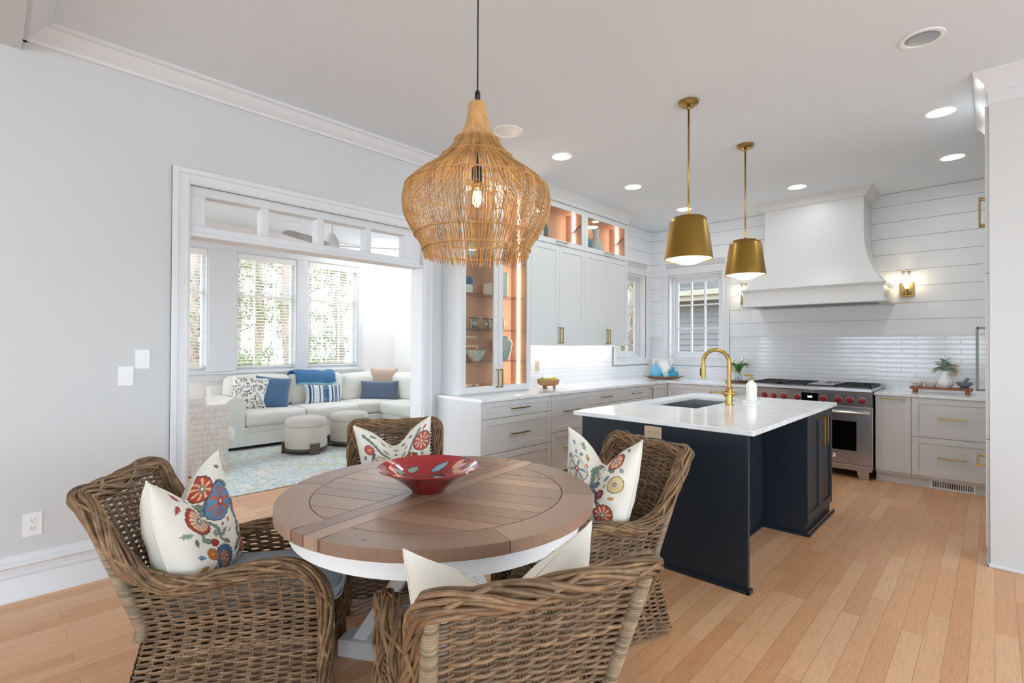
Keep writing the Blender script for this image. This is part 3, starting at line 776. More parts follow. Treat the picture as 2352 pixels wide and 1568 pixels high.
for i, (y0, y1) in enumerate(((3.03, 3.515), (3.515, 4.00))):
    d = front('door', tower, (UXF, y0, CT+.012), UY, NX, y1-y0, 2.068, glass=True, rail=.062)
    pull(d, (UXF+DT, 3.515+(-.028 if i == 0 else .028), 1.06), UY, NX, .18, True)
SHZ = [1.228, 1.540, 1.880, 2.235, 2.60]
for z in SHZ:
    b = MB(); b.box(WX+.012, UXF-.012, 3.056, 3.974, z-.008, z); obj('glass_shelf', b, 'glassware', tower)
b = MB(); b.box(-3.705, -3.691, 3.962, 3.9755, CT+.03, 2.97); obj('light_strip', b, 'strip', tower)
area_lamp('lamp', (-3.66, 3.95, 1.95), .02, 1.6, (1, .86, .74), (PI/2, 0, PI), 'RECTANGLE', 1.9, parent=tower)
b = MB(); b.box(-3.705, -3.691, 3.0545, 3.068, CT+.03, 2.97); obj('light_strip', b, 'strip', tower)
def upper(y0, y1, label):
    t = thing('upper_cabinet', label, 'cabinet', (-3.69, (y0+y1)/2, 1.385), 'white upper cabinets')
    b = MB(); shell(b, y0, y1, 1.385, 2.513); b.box(WX+.002, UXF, y0+.018, y0+.03, 1.403, 2.5); shell(b, y0, y1, 2.513, 3.0); obj('carcass', b, 'cabinet', t)
    b = MB(); b.box(WX+.002, WX+.010, y0+.019, y1-.019, 2.532, 2.981); b.box(WX+.01, UXF-.004, y0+.019, y0+.025, 2.532, 2.981); b.box(WX+.01, UXF-.004, y1-.025, y1-.019, 2.532, 2.981)
    b.box(WX+.01, UXF-.004, y0+.025, y1-.025, 2.975, 2.981); b.box(WX+.01, UXF-.004, y0+.025, y1-.025, 2.532, 2.538); obj('interior_lining', b, 'peachback', t)
    ym = (y0+y1)/2
    for i, (a, c) in enumerate(((y0, ym), (ym, y1))):
        d = front('door', t, (UXF, a, 1.388), UY, NX, c-a, 1.122, rail=.062); pull(d, (UXF+DT, ym+(-.028 if i == 0 else .028), 1.50), UY, NX, .18, True)
    d = front('lift_up_door', t, (UXF, y0, 2.516), UY, NX, y1-y0, .48, glass=True, rail=.06); pull(d, (UXF+DT, ym+.02, 2.548), UY, NX, .19, m='steel')
    b = MB(); b.box(-3.700, -3.684, y1-.040, y1-.0255, 2.54, 2.74); b.box(-3.700, -3.684, y1-.040, y1-.0255, 2.765, 2.972); obj('light_strip', b, 'strip', t)
    b = MB(); b.lathe([(.04, -.001), (.038, -.005), (.001, -.006)], ((WX+UXF)/2, ym-.05, 2.975), 24, False, False); obj('puck_light', b, 'glowwarm', t); area_lamp('lamp', ((WX+UXF)/2, ym-.05, 2.965), .06, .6, (1, .88, .74), parent=t)
    b = MB(); b.tube([(UXF-.02, y1-.035, 2.83), (UXF-.08, y1-.035, 2.79), (UXF-.14, y1-.035, 2.752)], .007, 8); obj('hinge_arm', b, 'steeldark', t)
    b = MB(); b.box(WX+.10, WX+.12, y0+.05, y1-.05, 1.378, 1.3845); obj('under_cabinet_light', b, 'glow', t)
    area_lamp('lamp', (WX+.11, ym, 1.376), .9, 1.0, (1, .97, .93), (0, 0, PI/2), 'RECTANGLE', .02, parent=t)
upper(4.00, 4.97, 'white upper cabinet next to the glass tower, with one lit glass top door')
upper(4.97, 5.94, 'white upper cabinet next to the corner window, with one lit glass top door')
area_lamp('lamp', (UXF-.06, 3.55, 2.97), .5, 2.4, (1, .88, .76), (0, 0, 0), 'RECTANGLE', .1, parent=tower)
# crown above the uppers
UC = [(0, 0), (.075, 0), (.075, -.014), (.05, -.035), (.022, -.075), (.012, -.085), (.012, -.125), (.0, -.128)]
b = MB(); b.prism([(UXF+DT+p, CEIL+q) for p, q in UC], 'y', 3.03, 5.94); b.box(WX+.002, UXF+DT, 3.03, 5.94, 3.001, CEIL)
b.prism([(5.94+p, CEIL+q) for p, q in UC], 'x', WX, UXF+DT+.01); b.prism([(3.03-p, CEIL+q) for p, q in UC], 'x', WX, UXF+DT+.01); struct('trim_11', b, 'cabinet', auto=30)

# ---------------------------------------------------------------- hood
hood = thing('range_hood', 'white curved plaster-style range hood with moulded band', 'range hood', (-1.535, 6.8, 1.87))
cx = -1.53; yb = WY-.0145
secs = [(CEIL-.002, .505, 6.63), (2.66, .505, 6.63), (2.52, .512, 6.622), (2.40, .535, 6.605), (2.29, .572, 6.58), (2.20, .618, 6.545), (2.13, .66, 6.51), (2.065, .70, 6.475)]
b = MB(); V = []; F = []
for z, hw, y in secs: V += [(cx-hw, yb, z), (cx-hw, y, z), (cx+hw, y, z), (cx+hw, yb, z)]
for i in range(len(secs)-1):
    for k in range(3): F.append((i*4+k, i*4+k+1, i*4+4+k+1, i*4+4+k))
b.add(V, F); obj('hood_body', b, 'cabinet', hood, auto=40)
b = MB(); b.box(cx-.705, cx+.705, 6.455, yb, 1.885, 2.063); obj('band', b, 'cabinet', hood)
def mould(zlo, steps, nm):
    bb = MB()
    for (z0, z1, o) in steps: bb.box(cx-.705-o, cx+.705+o, 6.455-o, yb, z0, z1)
    obj(nm, bb, 'cabinet', hood, bevel=.003, seg=2)
mould(0, [(2.063, 2.075, .022), (2.048, 2.063, .014), (2.036, 2.048, .006)], 'upper_moulding')
b = MB()
for (z0, z1, o) in ((1.866, 1.880, .024), (1.880, 1.893, .014)):
    b.box(cx-.705-o, cx+.705+o, 6.455-o, 6.50, z0, z1); b.box(cx-.705-o, cx-.62, 6.50, yb, z0, z1); b.box(cx+.62, cx+.705+o, 6.50, yb, z0, z1)
b.box(cx-.62, cx+.62, 6.50, 6.56, 1.866, 1.893); b.box(cx-.62, cx+.62, 6.98, yb, 1.866, 1.893); obj('lower_moulding', b, 'cabinet', hood)
b = MB(); b.box(cx-.60, cx+.60, 6.57, 6.97, 1.872, 1.884); obj('filter_insert', b, 'steeldark', hood)
b = MB()
HC = [(0, 0), (.09, 0), (.09, -.008), (.06, -.028), (.035, -.06), (.022, -.09), (0, -.095)]
b.prism([(6.63-p, CEIL+q) for p, q in HC], 'x', cx-.505, cx+.505)
# mitred returns
for sg in (-1, 1):
    V = []; m_ = len(HC)
    for (p, q) in HC: V.append((cx+sg*(.505+p), 6.63-p, CEIL+q))
    for (p, q) in HC: V.append((cx+sg*(.505+p), yb, CEIL+q))
    b.add(V, [(i, (i+1) % m_, (i+1) % m_+m_, i+m_) for i in range(m_)])
    V = [(cx+sg*.505, 6.63-p, CEIL+q) for p, q in HC]+[(cx+sg*(.505+p), 6.63-p, CEIL+q) for p, q in HC]
    b.add(V, [(i, (i+1) % m_, (i+1) % m_+m_, i+m_) for i in range(m_)])
obj('crown', b, 'cabinet', hood, auto=25)

# ---------------------------------------------------------------- range
RX0, RX1, RY = -2.12, -.91, 6.36
rg = thing('kitchen_range', 'stainless double-oven range with red knobs and black grates', 'stove', ((RX0+RX1)/2, 6.7, 0))
b = MB(); b.box(RX0, RX1, RY+.03, WY-.016, .11, .905); obj('body', b, 'steel', rg)
b = MB(); b.prism([(RY+.028, .905), (RY-.035, .905), (RY-.045, .915), (RY-.045, .94), (RY-.03, .952), (RY+.05, .952), (WY-.02, .952), (WY-.02, .905)], 'x', RX0, RX1); obj('cooktop', b, 'steel', rg, bevel=.002)
b = MB(); b.prism([(RY+.028, .755), (RY-.012, .76), (RY-.028, .903), (RY+.028, .903)], 'x', RX0, RX1); obj('control_panel', b, 'steel', rg, bevel=.002)
b = MB(); b.box(RX0+.02, RX1-.02, WY-.07, WY-.02, .952, .972); obj('rear_vent', b, 'steel', rg)
for kx in (-2.055, -1.95, -1.846, -1.744, -1.605, -1.349, -1.211, -1.105, -.997):
    k = MB(); v = []; prof = [(.033, 0), (.034, .006), (.028, .008), (.0275, .034), (.024, .041), (.001, .042)]
    n_ = 26
    for (r, h) in prof:
        for i in range(n_): a = 2*PI*i/n_; v.append((kx+r*math.cos(a), RY-.020-h, .822+r*math.sin(a)))
    k.add(v, [(i*n_+j, i*n_+(j+1) % n_, (i+1)*n_+(j+1) % n_, (i+1)*n_+j) for i in range(len(prof)-1) for j in range(n_)])
    kk = obj('knob', k, 'redknob', rg, auto=40)
    z = MB(); z.tube([(kx, RY-.018, .822), (kx, RY-.025, .822)], .038, 28); obj('knob_bezel', z, 'steel', kk)
b = MB(); b.box(-1.56, -1.395, RY-.032, RY-.018, .79, .878); dsp = obj('display', b, 'blackglass', rg, bevel=.002)
text_mesh('clock_digits', '1:34', .028, (-1.478, RY-.033, .833), (PI/2, 0, 0), 'glow', dsp)
def grate(x0, x1):
    b = MB(); z = .975; y0, y1 = RY+.045, WY-.13
    for (a, c, e, f) in ((x0, x1, y0, y0+.014), (x0, x1, y1-.014, y1), (x0, x0+.014, y0, y1), (x1-.014, x1, y0, y1), (x0, x1, (y0+y1)/2-.007, (y0+y1)/2+.007)): b.box(a, c, e, f, .957, z)
    for yc in ((y0*3+y1)/4, (y0+3*y1)/4):
        xc = (x0+x1)/2
        for k in range(8):
            a = PI*k/4+PI/8; b.tube([(xc+.03*math.cos(a), yc+.03*math.sin(a), z-.004), (xc+.15*math.cos(a)*min(1, abs((x1-x0)/2/.15/max(.3, abs(math.cos(a))))), yc+.13*math.sin(a), z-.004)], .0055, 6)
    for (px, py) in ((x0+.007, y0+.007), (x1-.007, y0+.007), (x0+.007, y1-.007), (x1-.007, y1-.007)): b.box(px-.007, px+.007, py-.007, py+.007, .952, .96)
    g = obj('grate', b, 'blackiron', rg)
    c = MB()
    for yc in ((y0*3+y1)/4, (y0+3*y1)/4): c.lathe([(.045, .952), (.045, .958), (.032, .964), (.03, .968), (.001, .969)], ((x0+x1)/2, yc, 0), 24)
    obj('burner_caps', c, 'black', g)
grate(RX0+.02, -1.815); grate(-1.80, -1.54); grate(-1.255, RX1-.02)
b = MB(); b.box(-1.53, -1.265, RY+.045, WY-.13, .952, .968); obj('griddle_cover', b, 'steel', rg, bevel=.003); b = MB(); b.box(-1.53, -1.265, RY+.035, RY+.045, .952, .966); obj('griddle_trim', b, 'black', rg)
def oven(x0, x1, wx0, wx1):
    b = MB(); f = lambda *a: b.box(a[0], a[1], RY-.018, RY+.028, a[2], a[3])
    wz0, wz1 = .29, .60
    f(x0, wx0, .152, .745); f(wx1, x1, .152, .745); f(wx0, wx1, .152, wz0); f(wx0, wx1, wz1, .745)
    d = obj('oven_door', b, 'steel', rg)
    b = MB(); b.box(wx0, wx1, RY-.008, RY+.028, wz0, wz1); obj('oven_window', b, 'blackglass', d)
    b = MB(); b.tube([(x0+.03, RY-.065, .695), (x1-.02, RY-.065, .695)], .015, 18)
    for xx in (x0+.045, x1-.035): b.box(xx-.011, xx+.011, RY-.065, RY-.018, .680, .710)
    obj('handle', b, 'chrome', d, auto=40)
    return d
oven(RX0+.006, -1.385, -1.97, -1.52)
d2 = oven(-1.375, RX1-.006, -1.262-.06, -1.047)
b = MB(); b.box(-1.305, -1.232, RY-.022, RY-.018, .205, .245); bd = obj('badge', b, 'white', d2)
b = MB(); b.box(-1.284, -1.256, RY-.0235, RY-.022, .222, .236); b.box(-1.284, -1.276, RY-.0235, RY-.022, .212, .236); obj('badge_mark', b, 'black', bd)
b = MB(); b.box(RX0+.004, RX1-.004, RY-.012, RY+.03, .085, .142); obj('kick_panel', b, 'steel', rg, bevel=.002)
for xx in (RX0+.03, RX1-.11):
    b = MB(); b.prism([(xx-.03 if xx > -1.5 else xx, .085), (xx+.08 if xx > -1.5 else xx+.11, .085), (xx+.08, 0), (xx, 0)], 'y', RY-.010, RY+.02); obj('foot', b, 'steel', rg)
b = MB()
for xx in (RX0+.05, RX1-.05):
    b.tube([(xx, WY-.1, 0), (xx, WY-.1, .11)], .02, 12)
obj('rear_feet', b, 'steeldark', rg)
# glass cluster on griddle
t = thing('glass_trinket', 'small clear glass ornament lying on the middle griddle of the range', 'ornament', (-1.34, 6.72, .968))
R = random.Random(5); b = MB()
for i in range(9): b.sphere((-1.39+.02*i+R.uniform(-.01, .01), 6.72+R.uniform(-.04, .04), .968+.012), .012+.004*R.random(), 10)
obj('glass_beads', b, 'glassware', t, smooth=True)
b = MB(); b.tube([(-1.40, 6.70, .975), (-1.36, 6.74, .985), (-1.31, 6.71, .985), (-1.27, 6.73, .975)], .005, 8); obj('cord', b, 'redknob', t, smooth=True)

# sconces
def sconce(x, label):
    t = thing('wall_sconce', label, 'wall light', (x, WY-.014, 2.03), 'brass sconces beside the hood')
    p = MB(); p.box(x-.062, x+.062, WY-.028, WY-.0145, 1.945, 2.105); obj('backplate', p, 'brass', t, bevel=.003)
    yc = WY-.085
    p = MB(); p.lathe([(.038, 1.965), (.040, 1.97), (.040, 1.995), (.001, 1.996)], (x, yc, 0), 24); p.tube([(x, WY-.028, 1.98), (x, yc, 1.98)], .009, 8); p.tube([(x, yc, 1.996), (x, yc, 2.03)], .016, 12); obj('cup', p, 'brass', t, auto=40)
    p = MB(); p.lathe([(.037, 1.996), (.037, 2.215), (.039, 2.215), (.039, 1.996)], (x, yc, 0), 28, False, False); obj('glass_cylinder', p, 'glassware', t, smooth=True)
    p = MB(); p.lathe([(.036, 2.215), (.036, 2.222), (.043, 2.222), (.043, 2.215), (.036, 2.215)], (x, yc, 0), 28, False, False); obj('top_ring', p, 'brass', t)
    p = MB(); p.sphere((x, yc, 2.085), .024, 16, sz=1.6); obj('bulb', p, 'bulb', t, smooth=True)
    point_lamp('lamp', (x, yc-.02, 2.12), 2.2, .03, (1, .82, .62), t)
sconce(-.70, 'brass sconce with glass cylinder on the shiplap right of the hood')
sconce(-2.42, 'brass sconce mostly hidden behind the left edge of the hood')

# ---------------------------------------------------------------- tall fridge cabinet
fr = thing('tall_cabinet', 'tall pale built-in cabinet with its side panel filling the right edge', 'cabinet', (.34, 4.9, 0))
b = MB(); b.box(-.02, .695, 4.41, 5.45, 0, CEIL-.001); obj('carcass', b, 'cabinet', fr)
b = MB(); b.box(-.04, -.0205, 4.43, 4.93, 1.86, 2.93); dd = obj('door', b, 'cabinet', fr, bevel=.002); pull(dd, (-.04, 4.89, 2.35), UY, (-1, 0, 0), .20, True)
b = MB(); b.box(-.04, -.0205, 4.932, 5.43, 1.86, 2.93); dd = obj('door', b, 'cabinet', fr, bevel=.002); pull(dd, (-.04, 4.97, 2.35), UY, (-1, 0, 0), .20, True)
b = MB(); b.box(-.04, -.0205, 4.43, 5.43, .80, 1.857); dd = obj('door', b, 'cabinet', fr, bevel=.002); pull(dd, (-.04, 5.36, 1.295), UY, (-1, 0, 0), .50, True, 'graymetal', .055, .009)
b = MB(); b.box(-.04, -.0205, 4.43, 5.43, .12, .797); dd = obj('drawer', b, 'cabinet', fr, bevel=.002); pull(dd, (-.04, 4.93, .58), UY, (-1, 0, 0), .45, False, 'brass', .045, .008)
b = MB(); b.prism([(-.02-p, CEIL+q) for p, q in UC], 'y', 4.41, 5.45); b.prism([(4.41-p, CEIL+q) for p, q in UC], 'x', -.02, 4.6)
V = [(-.02, 4.41-p, CEIL+q) for p, q in UC]+[(-.02-p, 4.41-p, CEIL+q) for p, q in UC]+[(-.02-p, 4.41, CEIL+q) for p, q in UC]; m_ = len(UC)
b.add(V, [(i, (i+1) % m_, (i+1) % m_+m_, i+m_) for i in range(m_)]+[(i+m_, (i+1) % m_+m_, (i+1) % m_+2*m_, i+2*m_) for i in range(m_)])
struct('trim_12', b, 'trim', auto=30)
b = MB(); b.box(-.024, 4.6, 4.405, 4.41, 2.925, CEIL); struct('trim_13', b, 'trim')
b = MB(); b.box(-.038, 4.6, 4.388, 4.41, 0, .022); b.box(-.038, -.0205, 4.388, 5.46, 0, .022); struct('baseboard_right', b, 'trim', bevel=.006, seg=3)

# ---------------------------------------------------------------- island
IX0, IX1, IY0, IY1 = -2.185, -.955, 2.93, 4.965
isl = thing('kitchen_island', 'dark navy wood kitchen island with an open knee recess', 'kitchen island', (-1.6, 3.9, 0))
b = MB(); b.box(-2.13, -.998, 2.962, 2.992, 0, .886); obj('end_panel', b, 'navywood', isl, bevel=.001)
b = MB(); SK = (-2.04, -1.62, 3.71, 4.60)
b.box(-2.13, -1.30, 2.994, SK[2]-.01, 0, .886); b.box(-2.13, -1.30, SK[3]+.01, 4.935, 0, .886); b.box(-2.13, SK[0]-.01, SK[2]-.01, SK[3]+.01, 0, .886); b.box(SK[1]+.01, -1.30, SK[2]-.01, SK[3]+.01, 0, .886); b.box(SK[0]-.01, SK[1]+.01, SK[2]-.01, SK[3]+.01, 0, .64)
obj('carcass', b, 'navywood', isl)
b = MB(); b.box(-1.299, -1.005, 4.165, 4.935, 0, .886); obj('side_cabinet', b, 'navywood', isl)
for (y0, y1, hy) in ((4.168, 4.552, 4.50), (4.554, 4.932, 4.60)):
    d = front('door', isl, (-1.005, y0, .09), UY, NX, y1-y0, .79, m='navywood', rail=.062, rec=.010); pull(d, (-.985, hy, .735), UY, NX, .22, True, 'brass', .036, .007)
b = MB()
for (x0, x1, y0, y1) in ((-2.14, -.985, 2.944, 2.962), (-.998, -.982, 2.944, 3.0), (-1.30, -1.284, 2.992, 4.15), (-1.30, -.985, 4.149, 4.165), (-.985, -.968, 4.149, 4.95), (-2.148, -2.13, 2.944, 4.95)):
    b.box(x0, x1, y0, y1, 0, .018); b.box(x0+(.006 if x1 > -1.2 and y1-y0 > .1 else 0), x1-(.006 if y1-y0 > .1 else 0), y0+(.006 if x1-x0 > .1 else 0), y1, .018, .026)
obj('shoe_moulding', b, 'navywood', isl, bevel=.003)
ct = thing('island_countertop', 'white quartz island countertop with a rectangular sink cut-out', 'countertop', (-1.57, 3.95, .887))
b = MB(); a0, a1, c0, c1 = SK
r_ = .02
def ringpoly(): pass
b.box(IX0, a0, IY0, IY1, .887, CT); b.box(a1, IX1, IY0, IY1, .887, CT); b.box(a0, a1, IY0, c0, .887, CT); b.box(a0, a1, c1, IY1, .887, CT)
bm = bmesh.new()
me = bpy.data.meshes.new('slab'); OO = ORG[ct.name]
V = [(IX0, IY0), (IX1, IY0), (IX1, IY1), (IX0, IY1), (a0, c0), (a1, c0), (a1, c1), (a0, c1)]
vv = [(x-OO.x, y-OO.y, z-OO.z) for z in (.887, CT) for x, y in V]
ff = []
for base, fl in ((0, True), (8, False)):
    for k in range(4):
        q = [base+k, base+(k+1) % 4, base+4+(k+1) % 4, base+4+k]; ff.append(q[::-1] if fl else q)
for k in range(4): ff.append([k, (k+1) % 4, 8+(k+1) % 4, 8+k]); ff.append([4+(k+1) % 4, 4+k, 12+k, 12+(k+1) % 4])
me.from_pydata(vv, [], ff); me.update(); fixnormals(me); me.materials.append(MATS['quartz'])
so = bpy.data.objects.new('slab', me); COL.objects.link(so); so.parent = ct; bv = so.modifiers.new('bevel', 'BEVEL'); bv.width = .004; bv.segments = 3
bm.free()
sk = thing('sink_basin', 'undermount stainless sink set into the island top', 'sink', (-1.83, 4.15, .66))
b = MB(); x0, x1, y0, y1 = SK[0]-.004, SK[1]+.004, SK[2]-.004, SK[3]+.004
b.box(x0, x1, y0, y1, .652, .66); b.box(x0-.004, x0, y0, y1, .652, .886); b.box(x1, x1+.004, y0, y1, .652, .886); b.box(x0, x1, y0-.004, y0, .652, .886); b.box(x0, x1, y1, y1+.004, .652, .886)
obj('basin', b, 'steel', sk); b = MB(); b.lathe([(.045, .6605), (.04, .663), (.02, .661), (.001, .661)], (-1.83, 4.3, 0), 24); obj('drain', b, 'chrome', sk)
# faucet
fc = thing('kitchen_faucet', 'tall brushed brass gooseneck faucet on the island top', 'faucet', (-1.525, 4.10, CT))
fx, fy = -1.525, 4.10
b = MB(); b.lathe([(.034, CT), (.034, CT+.006), (.026, CT+.008), (.026, CT+.14), (.025, CT+.142), (.001, CT+.143)], (fx, fy, 0), 28); obj('body', b, 'brass', fc, auto=40)
path = [(fx, fy, CT+.14), (fx, fy, CT+.33)]
for k in range(13):
    a = PI*k/12; path.append((fx-.098+.098*math.cos(a), fy-.03*(1-math.cos(a))/2, CT+.34+.098*math.sin(a)))
path.append((fx-.196, fy-.03, CT+.315)); b = MB(); b.tube(path, .0155, 18); obj('gooseneck', b, 'brass', fc, auto=50)
b = MB(); b.tube([(fx-.196, fy-.03, CT+.32), (fx-.196, fy-.03, CT+.205)], .0185, 18); sp = obj('spray_head', b, 'brass', fc, auto=50)
b = MB(); b.box(fx-.220, fx-.212, fy-.038, fy-.022, CT+.225, CT+.285); obj('spray_button', b, 'black', sp)
b = MB(); b.tube([(fx-.035, fy-.02, CT+.095), (fx+.035, fy+.02, CT+.095)], .026, 20); b.tube([(fx-.03, fy-.018, CT+.10), (fx-.13, fy-.075, CT+.10)], .0055, 10); obj('handle', b, 'brass', fc, auto=40)
# soap dispenser
sd = thing('soap_dispenser', 'white ribbed bottle with gold pump beside the faucet', 'soap dispenser', (-1.468, 4.44, CT+.016))
sx, sy = -1.468, 4.44
b = MB(); prof = [(.040, 0), (.043, .004), (.043, .12), (.040, .135), (.030, .150), (.018, .160), (.014, .170), (.001, .171)]
b.lathe(prof, (sx, sy, CT+.016), 40, True, True); obj('bottle', b, 'ceramic', sd, auto=40)
b = MB(); b.lathe([(.016, .17), (.016, .186), (.006, .188), (.006, .21), (.001, .21)], (sx, sy, CT+.016), 18); b.tube([(sx+.012, sy, CT+.226), (sx-.045, sy-.01, CT+.226), (sx-.05, sy-.012, CT+.220)], .007, 10); obj('pump', b, 'brasslight', sd, auto=40)
b = MB(); b.box(sx-.055, sx+.055, sy-.05, sy+.05, CT, CT+.015); tag(obj('soap_tray', b, 'ceramic', None, bevel=.004), 'small white tray under the soap bottle on the island', 'tray')
# ================================================================ DINING TABLE
TC = Vector((-1.738, 1.374, 0)); TR = .655
tb = thing('round_dining_table', 'round reclaimed-wood dining table with a white apron and pedestal', 'table', TC)
def clip(poly, nx, ny, d):
    """keep nx*x+ny*y<=d"""
    out = []
    for i in range(len(poly)):
        a, c = poly[i], poly[(i+1) % len(poly)]; da = nx*a[0]+ny*a[1]-d; dc = nx*c[0]+ny*c[1]-d
        if da <= 0: out.append(a)
        if (da < 0 < dc) or (dc < 0 < da): t = da/(da-dc); out.append((a[0]+(c[0]-a[0])*t, a[1]+(c[1]-a[1])*t))
    return out
def circle_poly(r, n=96): return [(r*math.cos(2*PI*i/n), r*math.sin(2*PI*i/n)) for i in range(n)]
top = MB(); tcols = []
TCOL = [lin(c) for c in ('#9a7a66', '#a4836e', '#8f705c', '#ab8a75', '#957562', '#a2806a')]
R = random.Random(3)
def addpoly(poly, z0=.718, z1=.76):
    if len(poly) < 3: return
    # area test
    A = abs(sum(poly[i][0]*poly[(i+1) % len(poly)][1]-poly[(i+1) % len(poly)][0]*poly[i][1] for i in range(len(poly))))/2
    if A < 2e-4: return
    z1 += R.uniform(-.0010, 0)
    # inset chamfer
    cx_ = sum(p[0] for p in poly)/len(poly); cy_ = sum(p[1] for p in poly)/len(poly)
    c = R.choice(TCOL); k = R.uniform(.88, 1.08); c = tuple(min(1, q*k) for q in c)
    n0 = len(top.v); top.prism([(p[0]+TC.x, p[1]+TC.y) for p in poly], 'z', z0, z1); tcols.extend([(*c, 1)]*(len(top.v)-n0))
sd_ = Vector((-.16, .987)).normalized(); pd = Vector((sd_.y, -sd_.x))   # seam dir, perpendicular
ir = .525; gap = .0019
band = .058
circ = circle_poly(ir-gap)
for sg in (-1, 1):   # two long seam boards, full length
    q = clip(clip(circle_poly(TR), pd.x*sg*-1, pd.y*sg*-1, -gap*1.4), pd.x*sg, pd.y*sg, band*1.25-gap)
    addpoly(q)
ang = math.radians(24); dv = Vector((math.cos(ang), math.sin(ang))); nv = Vector((-dv.y, dv.x))
for sg in (-1, 1):
    half = clip(circ, -pd.x*sg, -pd.y*sg, -(band*1.25+gap)); w = -.54
    while w < .54:
        ww = R.choice((.075, .092, .11, .13))
        q = clip(clip(half, -nv.x, -nv.y, -(w+gap)), nv.x, nv.y, w+ww-gap); addpoly(q); w += ww
# rim ring segments
nseg = 6; seam_a = math.atan2(sd_.y, sd_.x)
for half in (0, 1):
    base = seam_a+PI*half
    da = math.asin(band*1.25/((ir+TR)/2))
    angs = [base+da+(PI-2*da)*i/3 for i in range(4)]
    for i in range(3):
        A0, A1 = angs[i]+.002, angs[i+1]-.002; N = 22
        o_ = [(TR*math.cos(A0+(A1-A0)*k/N), TR*math.sin(A0+(A1-A0)*k/N)) for k in range(N+1)]
        i_ = [((ir+gap)*math.cos(A0+(A1-A0)*k/N), (ir+gap)*math.sin(A0+(A1-A0)*k/N)) for k in range(N+1)]
        c = R.choice(TCOL); n0 = len(top.v)
        V = []
        z0, z1 = .718, .76-R.uniform(0, .0008)
        for z in (z0, z1):
            V += [(p[0]+TC.x, p[1]+TC.y, z) for p in o_]+[(p[0]+TC.x, p[1]+TC.y, z) for p in i_]
        M = N+1; F = []
        for k in range(N):
            F += [(k, M+k, M+k+1, k+1), (2*M+k, 2*M+k+1, 3*M+k+1, 3*M+k), (k, k+1, 2*M+k+1, 2*M+k), (M+k+1, M+k, 3*M+k, 3*M+k+1)]
        F += [(0, 2*M, 3*M, M), (N, M+N, 3*M+N, 2*M+N)]
        top.add(V, F); tcols.extend([(*c, 1)]*(len(top.v)-n0))
n0 = len(top.v); top.lathe([(TR-.004, .7165), (TR-.004, .7175)], (TC.x, TC.y, 0), 64); tcols.extend([(*TCOL[2], 1)]*(len(top.v)-n0))
tt = obj('tabletop', top, 'tablewood', tb, cols=tcols, bevel=.0018, seg=1)
b = MB(); b.lathe([(TR-.006, .717), (TR-.006, .752), (.001, .752)], (TC.x, TC.y, 0), 72, True, False); obj('top_core', b, 'darkwood', tb)
b = MB(); b.lathe([(.600, .640), (.600, .7165), (.570, .7165), (.570, .640)], (TC.x, TC.y, 0), 72, False, False); b.lathe([(.570, .700), (.001, .700)], (TC.x, TC.y, 0), 72, False, False); obj('apron', b, 'white', tb, auto=40)
b = MB(); e = math.radians(-100); q = TC+Vector((math.cos(e)*.607, math.sin(e)*.607, 0))
b.tube([(q.x, q.y, .713), (q.x-.02, q.y-.012, .706), (q.x-.045, q.y-.02, .703)], .004, 6); obj('latch', b, 'blackiron', tb)
b = MB()
for a in (0, PI/2):
    d = Vector((math.cos(a+.52), math.sin(a+.52), 0)); n_ = Vector((-d.y, d.x, 0)); b.obox(TC, d, n_, -.46, .46, 0, .075, -.055, .055)
obj('base_cross', b, 'white', tb, bevel=.006)
b = MB(); b.obox(TC, Vector((math.cos(.52), math.sin(.52), 0)), Vector((-math.sin(.52), math.cos(.52), 0)), -.09, .09, .075, .70, -.09, .09); obj('pedestal_column', b, 'white', tb, bevel=.006)
b = MB()
for a in range(4):
    an = a*PI/2+.52; d = Vector((math.cos(an), math.sin(an), 0)); n_ = Vector((-d.y, d.x, 0))
    P = [TC+d*.40+Vector((0, 0, .076)), TC+d*.33+Vector((0, 0, .076)), TC+d*.085+Vector((0, 0, .45)), TC+d*.085+Vector((0, 0, .55))]
    V = [p+n_*.035 for p in P]+[p-n_*.035 for p in P]; b.add(V, [(0, 1, 2, 3), (7, 6, 5, 4), (0, 4, 5, 1), (1, 5, 6, 2), (2, 6, 7, 3), (3, 7, 4, 0)])
obj('braces', b, 'white', tb, bevel=.003)

# ---- red painted bowl
bw = Vector((-1.750, 1.321, .76))
bowl = thing('decorative_bowl', 'flared red ceramic bowl with painted leaves in the middle of the table', 'bowl', bw)
prof_o = [(.062, 0), (.068, .004), (.075, .012), (.10, .034), (.14, .064), (.18, .088), (.207, .100), (.214, .104)]
prof_i = [(.211, .108), (.18, .094), (.14, .070), (.10, .042), (.07, .022), (.04, .014), (.001, .012)]
b = MB(); N = 200
pr = []
def dens(p, k):
    out = []
    for i in range(len(p)-1):
        for j in range(k): t = j/k; out.append((p[i][0]*(1-t)+p[i+1][0]*t, p[i][1]*(1-t)+p[i+1][1]*t))
    out.append(p[-1]); return out
po, pi_ = dens(prof_o, 2), dens(prof_i, 9); pr = po+pi_
b.lathe(pr, bw, N, True, False)
P = np.array(b.v)-np.array(bw); cols = np.tile(np.array([*lin('#a3121c'), 1.]), (len(P), 1)); inner = np.zeros(len(P), bool); inner[len(po)*N:] = True
rr_ = np.hypot(P[:, 0], P[:, 1]); cols[~inner] = [*lin('#7d0f16'), 1]
